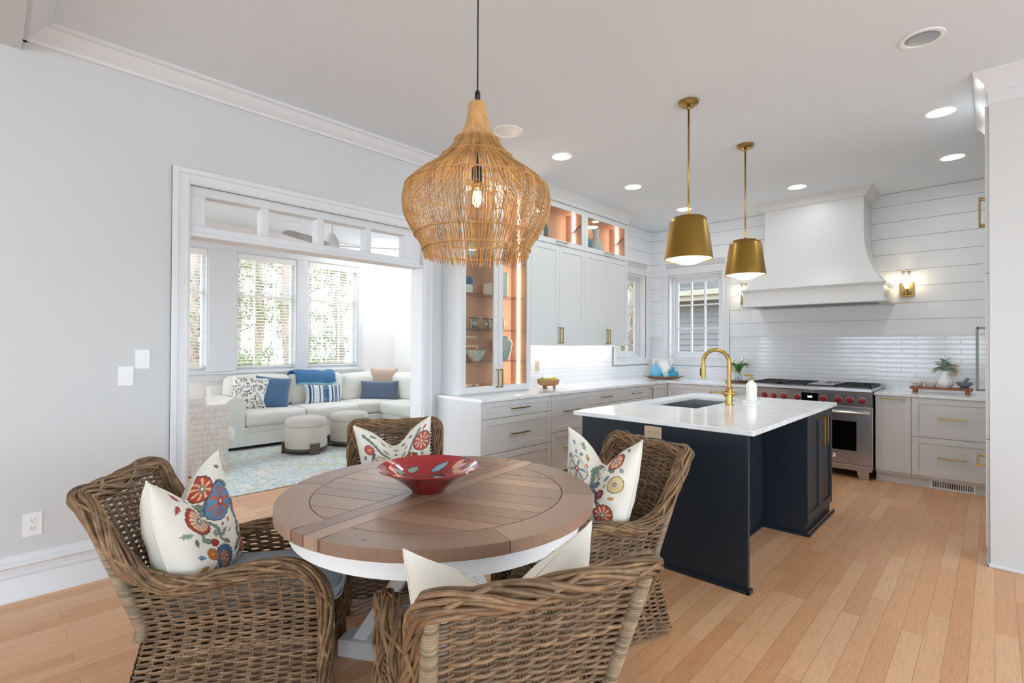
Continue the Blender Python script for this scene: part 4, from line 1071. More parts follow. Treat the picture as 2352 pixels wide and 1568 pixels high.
# painted pattern on inner far wall, in the bowl plane
fw = Vector((-math.sin(math.radians(43.66)), math.cos(math.radians(43.66)))); rt = Vector((fw.y, -fw.x))
px = P[:, 0]*rt.x+P[:, 1]*rt.y; py = P[:, 0]*fw.x+P[:, 1]*fw.y
def leaf(cx_, cy_, a, L, W, c, edge='#22332e'):
    ca, sa = math.cos(a), math.sin(a); u = ((px-cx_)*ca+(py-cy_)*sa)/L; v = (-(px-cx_)*sa+(py-cy_)*ca)/W
    lim = np.clip(1-u*u, 0, 1); k = inner & (np.abs(u) < 1)
    cols[k & (np.abs(v) < lim)] = [*lin(edge), 1]; cols[k & (np.abs(v) < lim*.72) & (np.abs(u) < .85)] = [*lin(c), 1]
def vine(pts, w, c='#4a3c2c'):
    for (x0, y0), (x1, y1) in zip(pts[:-1], pts[1:]):
        dx, dy = x1-x0, y1-y0; t = np.clip(((px-x0)*dx+(py-y0)*dy)/(dx*dx+dy*dy), 0, 1); d = np.hypot(px-x0-t*dx, py-y0-t*dy); cols[inner & (d < w)] = [*lin(c), 1]
for q in range(2):
    if q: px, py = -px, -py
    vine([(-.15, .0), (-.10, .05), (-.03, .085), (.02, .10), (.09, .10)], .0028)
    vine([(-.10, .05), (-.09, .0), (-.07, -.03)], .0025)
    leaf(-.135, .045, .2, .026, .014, '#8fa7a0'); leaf(-.085, .10, .9, .034, .016, '#8fa7a0'); leaf(-.055, .03, -.8, .03, .014, '#8fa7a0'); leaf(-.07, -.02, -.9, .03, .013, '#8fa7a0')
    leaf(.03, .135, .5, .045, .019, '#86b0bf'); leaf(.04, .07, -.6, .045, .021, '#86b0bf')
    leaf(.115, .125, .6, .036, .015, '#dfb48e', '#c98a52'); leaf(.125, .10, -.1, .036, .013, '#d7b6c2', '#c98a52'); leaf(.115, .07, -.8, .034, .013, '#dfb48e', '#c98a52')
    leaf(.15, .145, .2, .014, .009, '#3f7f83'); leaf(.165, .075, .3, .013, .009, '#3f9a93')
px, py = -px, -py
obj('bowl', b, 'painted', bowl, cols=cols, auto=35)

# ================================================================ WICKER CHAIRS
def halfw(z): return .272+.040*max(0, 1-z/.42)**1.3 + (.036*max(0, (z-.42))/.46)
def yback(z): return -.262-.085*max(0, 1-z/.40) - (.168*max(0, z-.40)/.48)
def yfront(z): return .315+.01*math.sin(z*4)
RIMP = [(.300, .335, .0), (.285, .335, .25), (.280, .333, .42), (.284, .308, .515), (.290, .24, .582), (.294, .14, .602), (.296, .01, .585), (.298, -.11, .565), (.301, -.205, .575), (.305, -.285, .625), (.309, -.345, .715), (.312, -.392, .81), (.312, -.425, .875)]
def rim_z(y):
    pts = RIMP[2:]
    for a, c in zip(pts[:-1], pts[1:]):
        if c[1] <= y <= a[1]: t = (a[1]-y)/(a[1]-c[1]); return a[2]+(c[2]-a[2])*t
    return .875 if y < -.425 else .42
def wicker_panel(mb, rows, P, nst, amp=.0068, r=.0053, sub=4, ph=0):
    """P(s,z)-> point and outward normal; rows list of (z, s0, s1)"""
    Rr = random.Random(9+ph)
    for ri, (z, s0, s1) in enumerate(rows):
        if s1-s0 < .04: continue
        path = []; n = max(4, int((s1-s0)*nst*sub)); jz = Rr.uniform(-.0012, .0012)
        for k in range(n+1):
            s = s0+(s1-s0)*k/n
            p, nn = P(s, z+jz+.0012*math.sin(s*31+ri)); o = amp*math.sin(PI*s*nst+(ri % 2)*PI)
            path.append(p+nn*o)
        mb.tube(path, r*Rr.uniform(.85, 1.12), 5, cap=False)
def make_chair():
    t = thing('wicker_armchair', 'x', 'chair', (0, 0, 0), 'wicker armchairs around the round table')
    # side panels
    for sg, nm in ((1, 'side_panel'), (-1, 'side_panel')):
        mb = MB(); rows = []
        z = .02
        def P(s, zz, sg=sg):
            y0, y1 = yback(zz), yfront(zz)-.015; y = y0+(y1-y0)*s
            return Vector((sg*(halfw(zz)), y, zz)), Vector((sg, 0, 0))
        while z < .84:
            y0, y1 = yback(z), yfront(z)-.015; smax = 1.0
            if z > .43:
                # clip by rim
                ylim = None
                for k in range(60, -1, -1):
                    y = y0+(y1-y0)*k/60
                    if rim_z(y) > z+.012: ylim = k/60; break
                # contiguous from back
                smax = ylim if ylim is not None else 0
                # section where rim dips below in the middle is ignored
                k = 0
                while k <= 60 and rim_z(y0+(y1-y0)*k/60) > z+.012: k += 1
                smax = min(smax, (k-1)/60)
            rows.append((z, 0, smax)); z += .0108
        wicker_panel(mb, rows, P, 13, ph=1 if sg > 0 else 2)
        for k in range(1, 13):
            s = k/13; path = []
            zt = .0
            for j in range(30):
                zz = .01+j*.03
                p, nn = P(s, zz)
                if zz > rim_z(p.y)-.005: break
                path.append(p)
            if len(path) > 1:
                for dy in (-.0045, .0045): mb.tube([p+Vector((0, dy, 0)) for p in path], .0042, 5, cap=False)
        obj(nm, mb, 'wicker', t, smooth=True, fix=False)
    # back panel
    mb = MB()
    def PB(s, zz): return Vector(((2*s-1)*(halfw(zz)-.01), yback(zz)-.006, zz)), Vector((0, -1, 0))
    rows = []; z = .02
    while z < .872: rows.append((z, 0, 1)); z += .0110
    wicker_panel(mb, rows, PB, 10, ph=3, amp=.0072, r=.0055)
    for k in range(1, 10):
        for dx in (-.0045, .0045): mb.tube([PB(k/11, .01+j*.05)[0]+Vector((dx, 0, 0)) for j in range(18)], .0042, 5, cap=False)
    obj('backrest', mb, 'wicker', t, smooth=True, fix=False)
    # front panel under the seat
    mb = MB()
    def PF(s, zz): return Vector(((2*s-1)*(halfw(zz)-.005), .295, zz)), Vector((0, 1, 0))
    rows = []; z = .06
    while z < .40: rows.append((z, 0, 1)); z += .013
    wicker_panel(mb, rows, PF, 10, ph=4)
    obj('front_panel', mb, 'wicker', t, smooth=True, fix=False)
    # corner poles wrapped in cane
    for sg in (1, -1):
        mb = MB(); N = 260; pts = [Vector((sg*(halfw(z)-.004), yback(z)-.012, z)) for z in [.365+i*.495/40 for i in range(41)]]
        mb.tube(pts, .021, 12)
        path = []
        for i in range(N*10):
            q = i/(N*10-1)*40; k = min(39, int(q)); p = pts[k].lerp(pts[k+1], q-k); a = 2*PI*i/10*1.0
            path.append(p+Vector((math.cos(a)*.0205, math.sin(a)*.0205, 0)))
        # flat wrap rings
        for i in range(64):
            q = i/63*40; k = min(39, int(q)); p = pts[k].lerp(pts[k+1], q-k)
            mb.lathe([(.0222, -.0034), (.0240, 0), (.0222, .0034)], p, 12, False, False)
        obj('wrapped_post', mb, 'canewrap', t, smooth=True, fix=False)
    # braided rim
    half = [Vector(p) for p in RIMP]
    full = half+[Vector((.298, -.452, .898)), Vector((.24, -.462, .902)), Vector((.12, -.465, .895)), Vector((0, -.466, .892)), Vector((-.12, -.465, .895)), Vector((-.24, -.462, .902)), Vector((-.298, -.452, .898))]+[Vector((-p.x, p.y, p.z)) for p in reversed(half)]
    C = catmull(full, 14)
    # even resample
    L = [0]
    for a, c in zip(C[:-1], C[1:]): L.append(L[-1]+(c-a).length)
    tot = L[-1]; M = 330; S = []; j = 0
    for i in range(M):
        d = tot*i/(M-1)
        while j < len(L)-2 and L[j+1] < d: j += 1
        q = (d-L[j])/max(1e-9, L[j+1]-L[j]); S.append(C[j].lerp(C[j+1], min(1, q)))
    fr_ = []; up = Vector((1, 0, 0))
    for i in range(M):
        tg = (S[min(M-1, i+1)]-S[max(0, i-1)]).normalized(); e1 = up-tg*up.dot(tg); e1.normalize(); up = e1; fr_.append((e1, tg.cross(e1)))
    core = MB(); core.tube(S, .022, 8)
    mb = MB(); ns = 21; Rr = random.Random(4)
    for k in range(ns):
        path = []; ph = 2*PI*k/ns; wob = Rr.uniform(0, 6); rad = Rr.uniform(.0058, .0076)
        for i in range(M):
            d = tot*i/(M-1); q = i/(M-1)
            leg = min(1, min(d, tot-d)/.55)      # thinner towards the floor
            A = .029+.012*leg; B = .022+.006*leg
            tw = ph+d*2*PI/.85+.34*math.sin(d*11+wob)
            inn = .82+.18*math.sin(d*19+wob*2+k*2.4)
            e1, e2 = fr_[i]; path.append(S[i]+e1*math.cos(tw)*A*inn+e2*math.sin(tw)*B*inn)
        mb.tube(path, rad, 6)
    # second counter-leaning layer for the plaited look
    for k in range(2):
        path = []; ph = 2*PI*k/2
        for i in range(M):
            d = tot*i/(M-1); leg = min(1, min(d, tot-d)/.55); A = .024+.012*leg; B = .020+.005*leg
            tw = ph-d*2*PI/.50+.3*math.sin(d*7+k); e1, e2 = fr_[i]; path.append(S[i]+e1*math.cos(tw)*A+e2*math.sin(tw)*B)
        mb.tube(path, .0065, 6)
    mb.add(core.v, core.f)
    obj('braided_rim', mb, 'wickerrim', t, smooth=True, fix=False)
    b = MB(); b.box(-.255, .255, -.27, .285, .375, .40); obj('seat_deck', b, 'wicker', t)
    # cushion
    def cushion(w, d, h, n=26):
        V = []; F = []; 
        for sgn in (1, -1):
            for i in range(n+1):
                for j in range(n+1):
                    u, v = 2*i/n-1, 2*j/n-1
                    # superellipse outline
                    e = max(abs(u), abs(v)); k = 1-.06*(abs(u)*abs(v))**3
                    x, y = u*w*k, v*d*k; ed = (1-abs(u)**8)*(1-abs(v)**8)
                    V.append((x, y, sgn*h*(.45+.55*max(0, ed)**.5) if e < 1 else 0))
        N1 = (n+1)**2
        for s in (0, 1):
            for i in range(n):
                for j in range(n):
                    a = s*N1+i*(n+1)+j; q = (a, a+n+1, a+n+2, a+1); F.append(q if s == 0 else q[::-1])
        return V, F
    V, F = cushion(.252, .325, .042); b = MB(); b.add([(x, y+.062, z+.443) for x, y, z in V], F); cu = obj('seat_cushion', b, 'seatfab2', t, smooth=True, fix=False)
    for sgz in (1, -1):
        b = MB(); pts = []
        for i in range(80):
            a = 2*PI*i/80; c_, s_ = math.cos(a), math.sin(a); k = (abs(c_)**8+abs(s_)**8)**(-1/8)
            pts.append((c_*k*.249*.985, s_*k*.322*.985+.062, .443+sgz*.022))
        b.tube(pts, .004, 6, closed=True); obj('piping', b, 'seatfab2', cu, smooth=True)
    for ch in list(t.children)+[c for q in t.children for c in q.children]:
        co = np.empty(len(ch.data.vertices)*3, dtype=np.float32); ch.data.vertices.foreach_get('co', co); co = co.reshape(-1, 3)
        co[:, 0] *= .885; co[:, 2] *= .945; ch.data.vertices.foreach_set('co', co.ravel()); ch.data.update()
    return t
chair0 = make_chair()
CH = [  # back-top midpoint, facing angle (direction the sitter looks)
    ((-2.47, .362), 56.5, 'wicker armchair at the left edge of the view, its pillow showing two big ears'),
    ((-2.95, 1.95), -32.5, 'wicker armchair on the sunroom side, backing onto the rug'),
    ((-1.35, 2.52), 251.6, 'pale-sided wicker armchair backing onto the dark island'),
    ((-.697, .869), 156, 'wicker armchair with its back to the viewer at the bottom of the view')]
chairs = []
for i, ((bx, by), ang, lb) in enumerate(CH):
    c = chair0 if i == 0 else copy_tree(chair0)
    a = math.radians(ang); rz = a-PI/2; f = Vector((math.cos(a), math.sin(a)))
    c.location = (bx+f.x*.475, by+f.y*.475, 0.002); c.rotation_euler = (0, 0, rz); c['label'] = lb; chairs.append((c, rz))

# ---- embroidered pillows
def flor_colors(U, Vv, seed, flowers, vines, buds):
    c = np.zeros((len(U), 3)); c[:] = lin('#ebe5d9'); Rr = random.Random(seed)
    G1, G2, EDGE = lin('#6d7a6a'), lin('#7f9a86'), lin('#5a3a33')
    def seg(pts, w, col, teeth=True):
        acc = 0
        for (x0, y0), (x1, y1) in zip(pts[:-1], pts[1:]):
            dx, dy = x1-x0, y1-y0; Ls = math.hypot(dx, dy); t = np.clip(((U-x0)*dx+(Vv-y0)*dy)/(Ls*Ls), 0, 1)
            d = np.hypot(U-x0-t*dx, Vv-y0-t*dy); s = acc+t*Ls
            ww = w*(.55+.45*np.abs(((s*9) % 1)-.5)*2*1.6) if teeth else w*np.ones_like(d)
            yield d, ww; acc += Ls
    for pts, w, g in vines:
        P = [(p.x, p.y) for p in catmull([(a, b_, 0) for a, b_ in pts], 6)]
        segs = list(seg(P, w, g)); D = np.min(np.array([d-ww for d, ww in segs]), axis=0)
        c[D < .010] = EDGE; c[D < 0] = lin(g)
    def leafy(cx_, cy_, a, L, W, col, edge='#5a3a33'):
        ca, sa = math.cos(a), math.sin(a); u = ((U-cx_)*ca+(Vv-cy_)*sa)/L; v = (-(U-cx_)*sa+(Vv-cy_)*ca)/W
        lim = np.clip(1-u*u, 0, 1)*(1+.3*np.cos(u*14)); k = np.abs(u) < 1
        c[k & (np.abs(v) < lim)] = lin(edge); c[k & (np.abs(v) < lim*.78) & (np.abs(u) < .88)] = lin(col)
    extra = []; taken = [(f[0], f[1], f[2]) for f in flowers]+[(q[0], q[1], .09) for q in buds]+[(a, b_, .05) for pts, w, g in vines for a, b_ in pts]
    for k in range(900):
        x, y = Rr.uniform(-.8, .8), Rr.uniform(-.92, .92); r = Rr.choice((.06, .075, .085, .12))
        if all(math.hypot(x-tx, y-ty) > r+tr+.035 for tx, ty, tr in taken):
            taken.append((x, y, r)); extra.append((x, y, r))
    for i, (x, y, r) in enumerate(extra):
        if r < .1: leafy(x, y, Rr.uniform(0, PI), r*1.1, r*.5, Rr.choice(('#6d7a6a', '#7f9a86', '#66706a', '#a8434a', '#5b87ad', '#c98b4c')))
        else: flowers = flowers+[(x, y, r*.9, 7, Rr.choice(('#a8392c', '#5f83a6', '#c07858')), '#e2c79c', '#a8392c', '#3a2c30', 'ray')]
    for (x, y, a, L, W, col) in buds: leafy(x, y, a, L, W, col)
    for (cx_, cy_, r, npt, body, petal, core, edge, kind) in flowers:
        dx, dy = U-cx_, Vv-cy_; d = np.hypot(dx, dy); th = np.arctan2(dy, dx)
        R0 = r*(1+.055*np.abs(np.sin(th*8))) if kind != 'spike' else r*(1+.14*(np.abs(((th*11/PI) % 1)-.5)*2))
        c[d < R0+.016] = lin(edge); c[d < R0] = lin(body)
        pet = np.abs(np.sin(th*npt/2)); lim = .16+.5*(1-d/r)
        if kind == 'wide': k = (d < r*.82) & (d > r*.22) & (pet > .42)
        elif kind == 'ray': k = (d < r*.9) & (pet > .93-.25*(1-np.clip(d/r, 0, 1)))
        else: k = (d < r*.66)
        c[k] = lin(petal)
        if kind == 'spike': c[(d < r*.66) & (np.sin(th*9+d/r*8) > .35)] = lin('#a9482f')
        c[d < r*.27] = lin(core); c[d < r*.12] = lin('#e6dccb')
    return c
FL = {
 0: ([( -.42, .28, .27, 16, '#a8392c', '#e5cba6', '#6d7d95', '#3a2c30', 'wide'), (.38, .42, .31, 8, '#5f83a6', '#b95f3f', '#a8392c', '#27324a', 'ray'), (-.18, -.62, .27, 9, '#4a6c92', '#cfa070', '#a9482f', '#232d40', 'spike'),
      (.80, .05, .2, 12, '#7389a8', '#a8434a', '#b9823f', '#4a2c34', 'wide'), (.30, .90, .17, 8, '#b5473a', '#e2b98e', '#6b7b6b', '#2f3030', 'ray'), (-.32, -.22, .07, 5, '#a02e2a', '#a02e2a', '#7c1f1f', '#7c1f1f', 'wide'), (-.47, -.42, .10, 6, '#c07038', '#b5622f', '#c98b4c', '#8a6a4a', 'wide'), (.60, -.60, .17, 8, '#b5473a', '#e2b98e', '#6b7b6b', '#2f3030', 'ray')],
     [([(-.5, .0), (-.52, -.12), (-.38, -.18)], .035, '#7f9a86'), ([(-.05, .35), (.02, .05), (-.05, -.2), (.1, -.35)], .038, '#6f8a74'), ([(.45, -.95), (.42, -.6), (.5, -.3), (.62, .0)], .035, '#66706a'), ([(.0, .95), (.1, .7), (.02, .5)], .03, '#7a8d80'), ([(.1, .65), (.3, .72), (.55, .7), (.75, .5)], .026, '#7a8d80')],
     [(-.12, -.02, .9, .13, .05, '#7f9a86'), (.12, -.12, .2, .13, .05, '#7f9a86'), (.18, .05, .4, .05, .03, '#a8392c'), (.28, -.55, .8, .13, .05, '#6d7a6a'), (.80, -.35, 1.2, .10, .05, '#4f7ba0'), (.66, .40, -.5, .1, .05, '#5b87ad'), (.30, -.2, .5, .06, .03, '#d9b06a'), (-.65, .75, -.7, .1, .04, '#a8434a')]),
 1: ([( -.28, -.42, .27, 10, '#a33a2c', '#e2c79c', '#5c6b60', '#2b2b2e', 'ray'), (-.45, .32, .26, 6, '#e5dcc4', '#7f93b0', '#b2433c', '#2f2f33', 'ray'), (.55, .65, .17, 7, '#b5473a', '#e0b99a', '#6d7d95', '#3a4448', 'wide'), (.15, .15, .10, 6, '#4776a5', '#5b87ad', '#a8392c', '#2e4c70', 'spike'),
      (.70, .10, .17, 7, '#e3c689', '#dcc9a4', '#6d7d95', '#33322e', 'wide'), (.38, -.15, .10, 6, '#a23640', '#4776a5', '#a23640', '#3a2c30', 'spike'), (.60, -.62, .22, 10, '#b5473a', '#e2b98e', '#6b7b6b', '#2f3030', 'ray'), (.05, -.82, .1, 6, '#c07038', '#d79a5a', '#c98b4c', '#8a6a4a', 'wide')],
     [([(-.05, .9), (-.1, .6), (-.02, .3), (.05, .05)], .036, '#7a8d80'), ([(.75, -.95), (.55, -.5), (.35, -.35), (.2, -.05), (-.2, .0), (-.32, .02)], .034, '#66706a'), ([(.15, -.95), (.2, -.5), (.05, -.2)], .036, '#6f8a74'), ([(.45, .95), (.42, .55), (.55, .4)], .032, '#6f8a74'), ([(-.75, -.1), (-.78, -.4)], .03, '#6d7a6a')],
     [(-.8, .1, 1.2, .12, .05, '#a23640'), (-.02, .62, 1.9, .12, .045, '#7f9a86'), (.1, .5, .4, .12, .045, '#7f9a86'), (-.75, .5, .9, .08, .04, '#5b87ad'), (.3, -.6, .8, .12, .05, '#6d7a6a'), (-.6, -.8, 1.4, .12, .05, '#6d7a6a'), (.2, .78, .6, .09, .04, '#5b9ac0'), (-.1, -.1, .4, .05, .03, '#d9b06a')]),
 2: ([( -.40, -.05, .30, 7, '#e0cfae', '#8b8fa0', '#b04a38', '#3a3330', 'ray'), (.32, .02, .26, 9, '#ae4330', '#e6cba0', '#6d7468', '#3a2520', 'ray'), (.74, .48, .24, 9, '#b55447', '#e0c0a6', '#a8693f', '#3a2520', 'ray'), (-.70, .42, .12, 7, '#b5504a', '#c96e5c', '#d9b06a', '#7c3a34', 'wide'),
      (-.74, -.12, .10, 6, '#c07858', '#c98b6c', '#a8392c', '#7c5a44', 'wide'), (.70, -.12, .08, 5, '#a8392c', '#a8392c', '#7c1f1f', '#7c1f1f', 'wide'), (-.1, -.70, .24, 9, '#ae4330', '#e6cba0', '#6d7468', '#3a2520', 'ray'), (.6, -.6, .2, 6, '#5f83a6', '#b95f3f', '#a8392c', '#27324a', 'ray')],
     [([(-.78, .78), (-.55, .60), (-.40, .42), (-.20, .34)], .036, '#6f8a74'), ([(-.70, -.9), (-.68, -.5), (-.60, -.2)], .034, '#7a8d80'), ([(-.6, .3), (-.66, .1)], .03, '#66706a'), ([(.35, .35), (.5, .62), (.7, .85)], .03, '#7a8d80'), ([(.55, .15), (.5, -.1), (.6, -.3)], .034, '#6f8a74')],
     [(-.25, .52, -.6, .11, .04, '#8a8a96'), (-.55, .85, .2, .1, .04, '#6f8a74'), (.46, .38, .3, .1, .045, '#dccca8'), (.82, .82, .8, .07, .035, '#b5473a'), (.2, .4, 1.0, .1, .04, '#7f9a86'), (-.85, .2, 1.3, .08, .035, '#5b87ad'), (.0, .2, .5, .06, .03, '#d9b06a')])}
def make_pillow(name, label, root_obj_xy, rz, key, W=.27, H=.265, T=.085, chop=.34, tilt=.42, zc=.70, yoff=-.25, seed=1, n=150, roll=0, xo=0, rzadd=0):
    t = thing(name, label, 'pillow', (0, 0, 0), 'embroidered pillows on the wicker armchairs')
    def shape(U, Vv, side):
        cu = np.exp(-(U/.42)**2)*np.clip((Vv+1)/2, 0, 1)**1.6
        ear = np.abs(U)**3*np.clip((Vv+.2)/1.2, 0, 1)**2
        x = U*W*(1-.03*(1-np.abs(Vv)**2)*np.abs(U)**2)*(1-.11*(1-Vv))
        z = Vv*H*(1-.08*(1-np.abs(U)**2))-cu*chop*H*1.15+ear*.030
        thick = ((1-U**4)*(1-Vv**4)); thick = np.clip(thick, 0, None)**.5*T*(1-.25*Vv)
        wr = .0035*np.sin(U*9+Vv*5+seed)*thick/T+.003*np.sin(Vv*13-U*7)*thick/T
        fold = np.exp(-(U/.16)**2)*np.clip(Vv+.1, 0, 1)*T*.55
        y = side*(thick-fold*(thick/T)**.5)+wr+.05*(ear)-.02*cu
        return x, y, z
    g = np.linspace(-1, 1, n); UU, VV = np.meshgrid(g, g, indexing='ij'); U, Vv = UU.ravel(), VV.ravel()
    fs = [(i*n+j, (i+1)*n+j, (i+1)*n+j+1, i*n+j+1) for i in range(n-1) for j in range(n-1)]
    x, y, z = shape(U, Vv, 1); b = MB(); b.v = [tuple(map(float, p)) for p in zip(x, y, z)]; b.f = fs
    fl, vi, bu = FL[key]; cc = flor_colors(-U, Vv, seed, fl, vi, bu); cc = np.c_[cc, np.ones(len(cc))]
    obj('front_cover', b, 'embroidery', t, cols=cc, smooth=True, fix=False)
    m = 60; g2 = np.linspace(-1, 1, m); U2, V2 = [a.ravel() for a in np.meshgrid(g2, g2, indexing='ij')]
    x, y, z = shape(U2, V2, -1); b = MB(); b.v = [tuple(map(float, p)) for p in zip(x, y, z)]; b.f = [(i*m+j, i*m+j+1, (i+1)*m+j+1, (i+1)*m+j) for i in range(m-1) for j in range(m-1)]
    obj('back_cover', b, 'pillowback', t, smooth=True, fix=False)
    e = np.linspace(-1, 1, 40); EU = np.r_[e, np.ones(39), e[::-1][1:], -np.ones(38)]; EV = np.r_[-np.ones(40), e[1:], np.ones(39), e[::-1][1:-1]]
    x, y, z = shape(EU, EV, 0); b = MB(); b.tube([tuple(map(float, p)) for p in zip(x, y, z)], .0035, 6, closed=True); obj('piping', b, 'pillowback', t, smooth=True, fix=False)
    # place relative to the chair
    cx_, cy_ = root_obj_xy; M = Matrix.Translation((cx_, cy_, 0)) @ Matrix.Rotation(rz, 4, 'Z') @ Matrix.Translation((xo, yoff, zc)) @ Matrix.Rotation(rzadd, 4, 'Z') @ Matrix.Rotation(tilt, 4, 'X') @ Matrix.Rotation(roll, 4, 'Y')
    t.matrix_world = M
    return t
PL = [('embroidered pillow on the leftmost wicker armchair, with a blue rosette and a red wheel flower', 0, dict(tilt=.30, zc=.64, yoff=-.20, chop=.40, W=.265, H=.23, T=.095, rzadd=-.12)),
      ('embroidered pillow on the sunroom-side armchair, behind the red bowl', 2, dict(tilt=.26, zc=.66, yoff=-.15, chop=.42, W=.235, H=.22, T=.09, roll=.10)),
      ('embroidered pillow on the armchair by the dark island', 1, dict(tilt=.30, zc=.675, yoff=-.12, chop=.42, W=.245, H=.225, T=.085, rzadd=.2)),
      ('pillow on the nearest armchair, showing its plain cream back', 1, dict(tilt=.22, zc=.61, yoff=-.17, chop=.33, W=.275, H=.22, T=.085))]
for (c, rz), (lb, key, kw) in zip(chairs, PL):
    make_pillow('throw_pillow', lb, (c.location.x, c.location.y), rz, key, **kw)
# ================================================================ SMALL KITCHEN THINGS
def lathe_thing(name, label, cat, prof, c, m, n=32, group=None, auto=50, sx=1, sy=1, cap1=True):
    b = MB(); b.lathe(prof, c, n, True, cap1, sx, sy)
    o = obj(name, b, m, None, auto=auto); return tag(o, label, cat, group)
# fruit bowl
fb = thing('fruit_bowl', 'round wooden bowl on short feet beside the glass tower', 'bowl', (-3.55, 4.30, CT))
c = (-3.55, 4.30, CT); b = MB(); b.lathe([(.06, .028), (.10, .035), (.122, .06), (.125, .095), (.119, .098), (.117, .065), (.09, .045), (.001, .04)], c, 40); obj('bowl', b, 'bowlwood', fb, auto=50)
for k in range(3):
    a = 2*PI*k/3+.9; b = MB(); b.tube([(c[0]+.07*math.cos(a), c[1]+.07*math.sin(a), CT), (c[0]+.068*math.cos(a), c[1]+.068*math.sin(a), CT+.036)], [.012, .016], 12); obj('foot', b, 'bowlwood', fb)
for (dx, dy, dz, m_, nm, lb, g) in ((-.04, -.055, .092, 'lime', 'lime', 'green lime at the left rim of the wooden fruit bowl', None), (.02, -.01, .083, 'lime', 'lime', 'green lime half hidden in the middle of the fruit bowl', None), (.045, .045, .095, 'lemon', 'lemon', 'yellow lemon on top at the right of the fruit bowl', None), (-.03, .03, .085, 'lemon', 'lemon', 'yellow lemon behind the others in the fruit bowl', None)):
    b = MB(); b.sphere((c[0]+dx, c[1]+dy, CT+dz), .030, 18, sy=1.12); tag(obj(nm, b, m_, None, smooth=True), lb, 'fruit')
b = MB(); b.box(-3.70, -3.685, 4.012, 4.17, CT, CT+.26); tag(obj('cutting_board', b, 'white', None, bevel=.004), 'white board standing between the glass tower and the fruit bowl', 'cutting board')
# corner tray group
tc = (-3.42, 6.74, CT)
tv = thing('oval_tray', 'long oval wooden tray with loop handles in the corner by the windows', 'tray', tc)
dr = math.radians(43.66); b = MB(); b.lathe([(.20, .008), (.235, .022), (.262, .038), (.255, .040), (.225, .026), (.001, .020)], (0, 0, 0), 44, sy=.62); b.v = [(tc[0]+x*math.cos(dr)-y*math.sin(dr), tc[1]+x*math.sin(dr)+y*math.cos(dr), CT+z) for x, y, z in b.v]; obj('tray', b, 'traywood', tv, auto=40)
for sg in (-1, 1):
    P_ = [Vector((sg*.255, -.03, .036)), Vector((sg*.285, -.02, .042)), Vector((sg*.290, .02, .042)), Vector((sg*.255, .03, .036))]
    b = MB(); b.tube([(tc[0]+p.x*math.cos(dr)-p.y*math.sin(dr), tc[1]+p.x*math.sin(dr)+p.y*math.cos(dr), CT+p.z) for p in catmull(P_, 5)], .005, 8); obj('handle', b, 'graymetal', tv)
def onTray(a, d): return (tc[0]+a*math.cos(dr)-d*math.sin(dr), tc[1]+a*math.sin(dr)+d*math.cos(dr), CT+.021)
def v2(*a): return a
lathe_thing('bud_vase', 'textured blue ceramic bottle vase, leftmost on the corner tray', 'vase', [(.05, 0), (.075, .01), (.083, .05), (.080, .11), (.062, .145), (.035, .165), (.024, .178), (.028, .19), (.02, .188)], onTray(-.115, -.01), 'blueceramic')
jp = onTray(.0, .06); jg = thing('white_jug', 'white two-handled jug at the back of the corner tray', 'jug', jp)
b = MB(); b.lathe([(.05, 0), (.085, .03), (.10, .09), (.095, .15), (.07, .195), (.062, .22), (.066, .245), (.085, .262), (.07, .26), (.055, .22)], jp, 36, True, False); obj('body', b, 'ceramic', jg, auto=60)
for sg in (-1, 1):
    b = MB(); pts = catmull([(sg*.07, 0, .245), (sg*.12, 0, .25), (sg*.135, 0, .215), (sg*.115, 0, .18), (sg*.085, 0, .18)], 5)
    b.tube([(jp[0]+p.x*math.cos(dr), jp[1]+p.x*math.sin(dr), jp[2]+p.z) for p in pts], .011, 10); obj('handle', b, 'ceramic', jg, smooth=True)
lathe_thing('candle_jar', 'small pale turquoise candle jar at the front of the corner tray', 'candle', [(.040, 0), (.043, .005), (.043, .058), (.038, .062), (.001, .058)], onTray(.0, -.075), 'aqua')
lathe_thing('glass_bottle', 'squat aqua glass bottle with ruffled neck on the right of the tray', 'vase', [(.03, 0), (.075, .01), (.088, .04), (.075, .08), (.035, .115), (.022, .135), (.03, .150), (.026, .15), (.018, .135), (.03, .115), (.070, .08), (.082, .04), (.07, .014)], onTray(.125, -.01), 'aquaglass', auto=70)
# tulips and round tray
rt_ = (-2.40, 6.83, CT)
b = MB(); b.lathe([(.13, 0), (.17, .006), (.185, .018), (.18, .020), (.15, .011), (.001, .010)], rt_, 44); tag(obj('round_wood_tray', b, 'traywood', None, auto=40), 'round wooden tray under the tulips left of the range', 'tray')
vz = (-2.44, 6.88, CT+.0115)
gv = thing('tulip_vase', 'clear glass vase of white tulips behind the gold faucet', 'vase', vz)
b = MB(); b.lathe([(.035, 0), (.045, .01), (.048, .07), (.036, .12), (.045, .16), (.042, .16), (.033, .12), (.044, .07), (.04, .012), (.001, .008)], vz, 32); obj('vase', b, 'glassware', gv, smooth=True)
R = random.Random(8)
st_ = MB(); lf = MB(); fl = MB()
for k in range(9):
    a = R.uniform(0, 2*PI); d = R.uniform(.03, .12); h = R.uniform(.20, .29)
    tip = (vz[0]+d*math.cos(a), vz[1]+d*math.sin(a)*.8, vz[2]+h); mid = (vz[0]+d*.3*math.cos(a), vz[1]+d*.3*math.sin(a), vz[2]+h*.6)
    st_.tube(catmull([(vz[0], vz[1], vz[2]+.02), mid, tip], 4), .0028, 6)
    fl.lathe([(.003, -.004), (.016, .004), (.021, .02), (.017, .036), (.006, .048)], tip, 10)
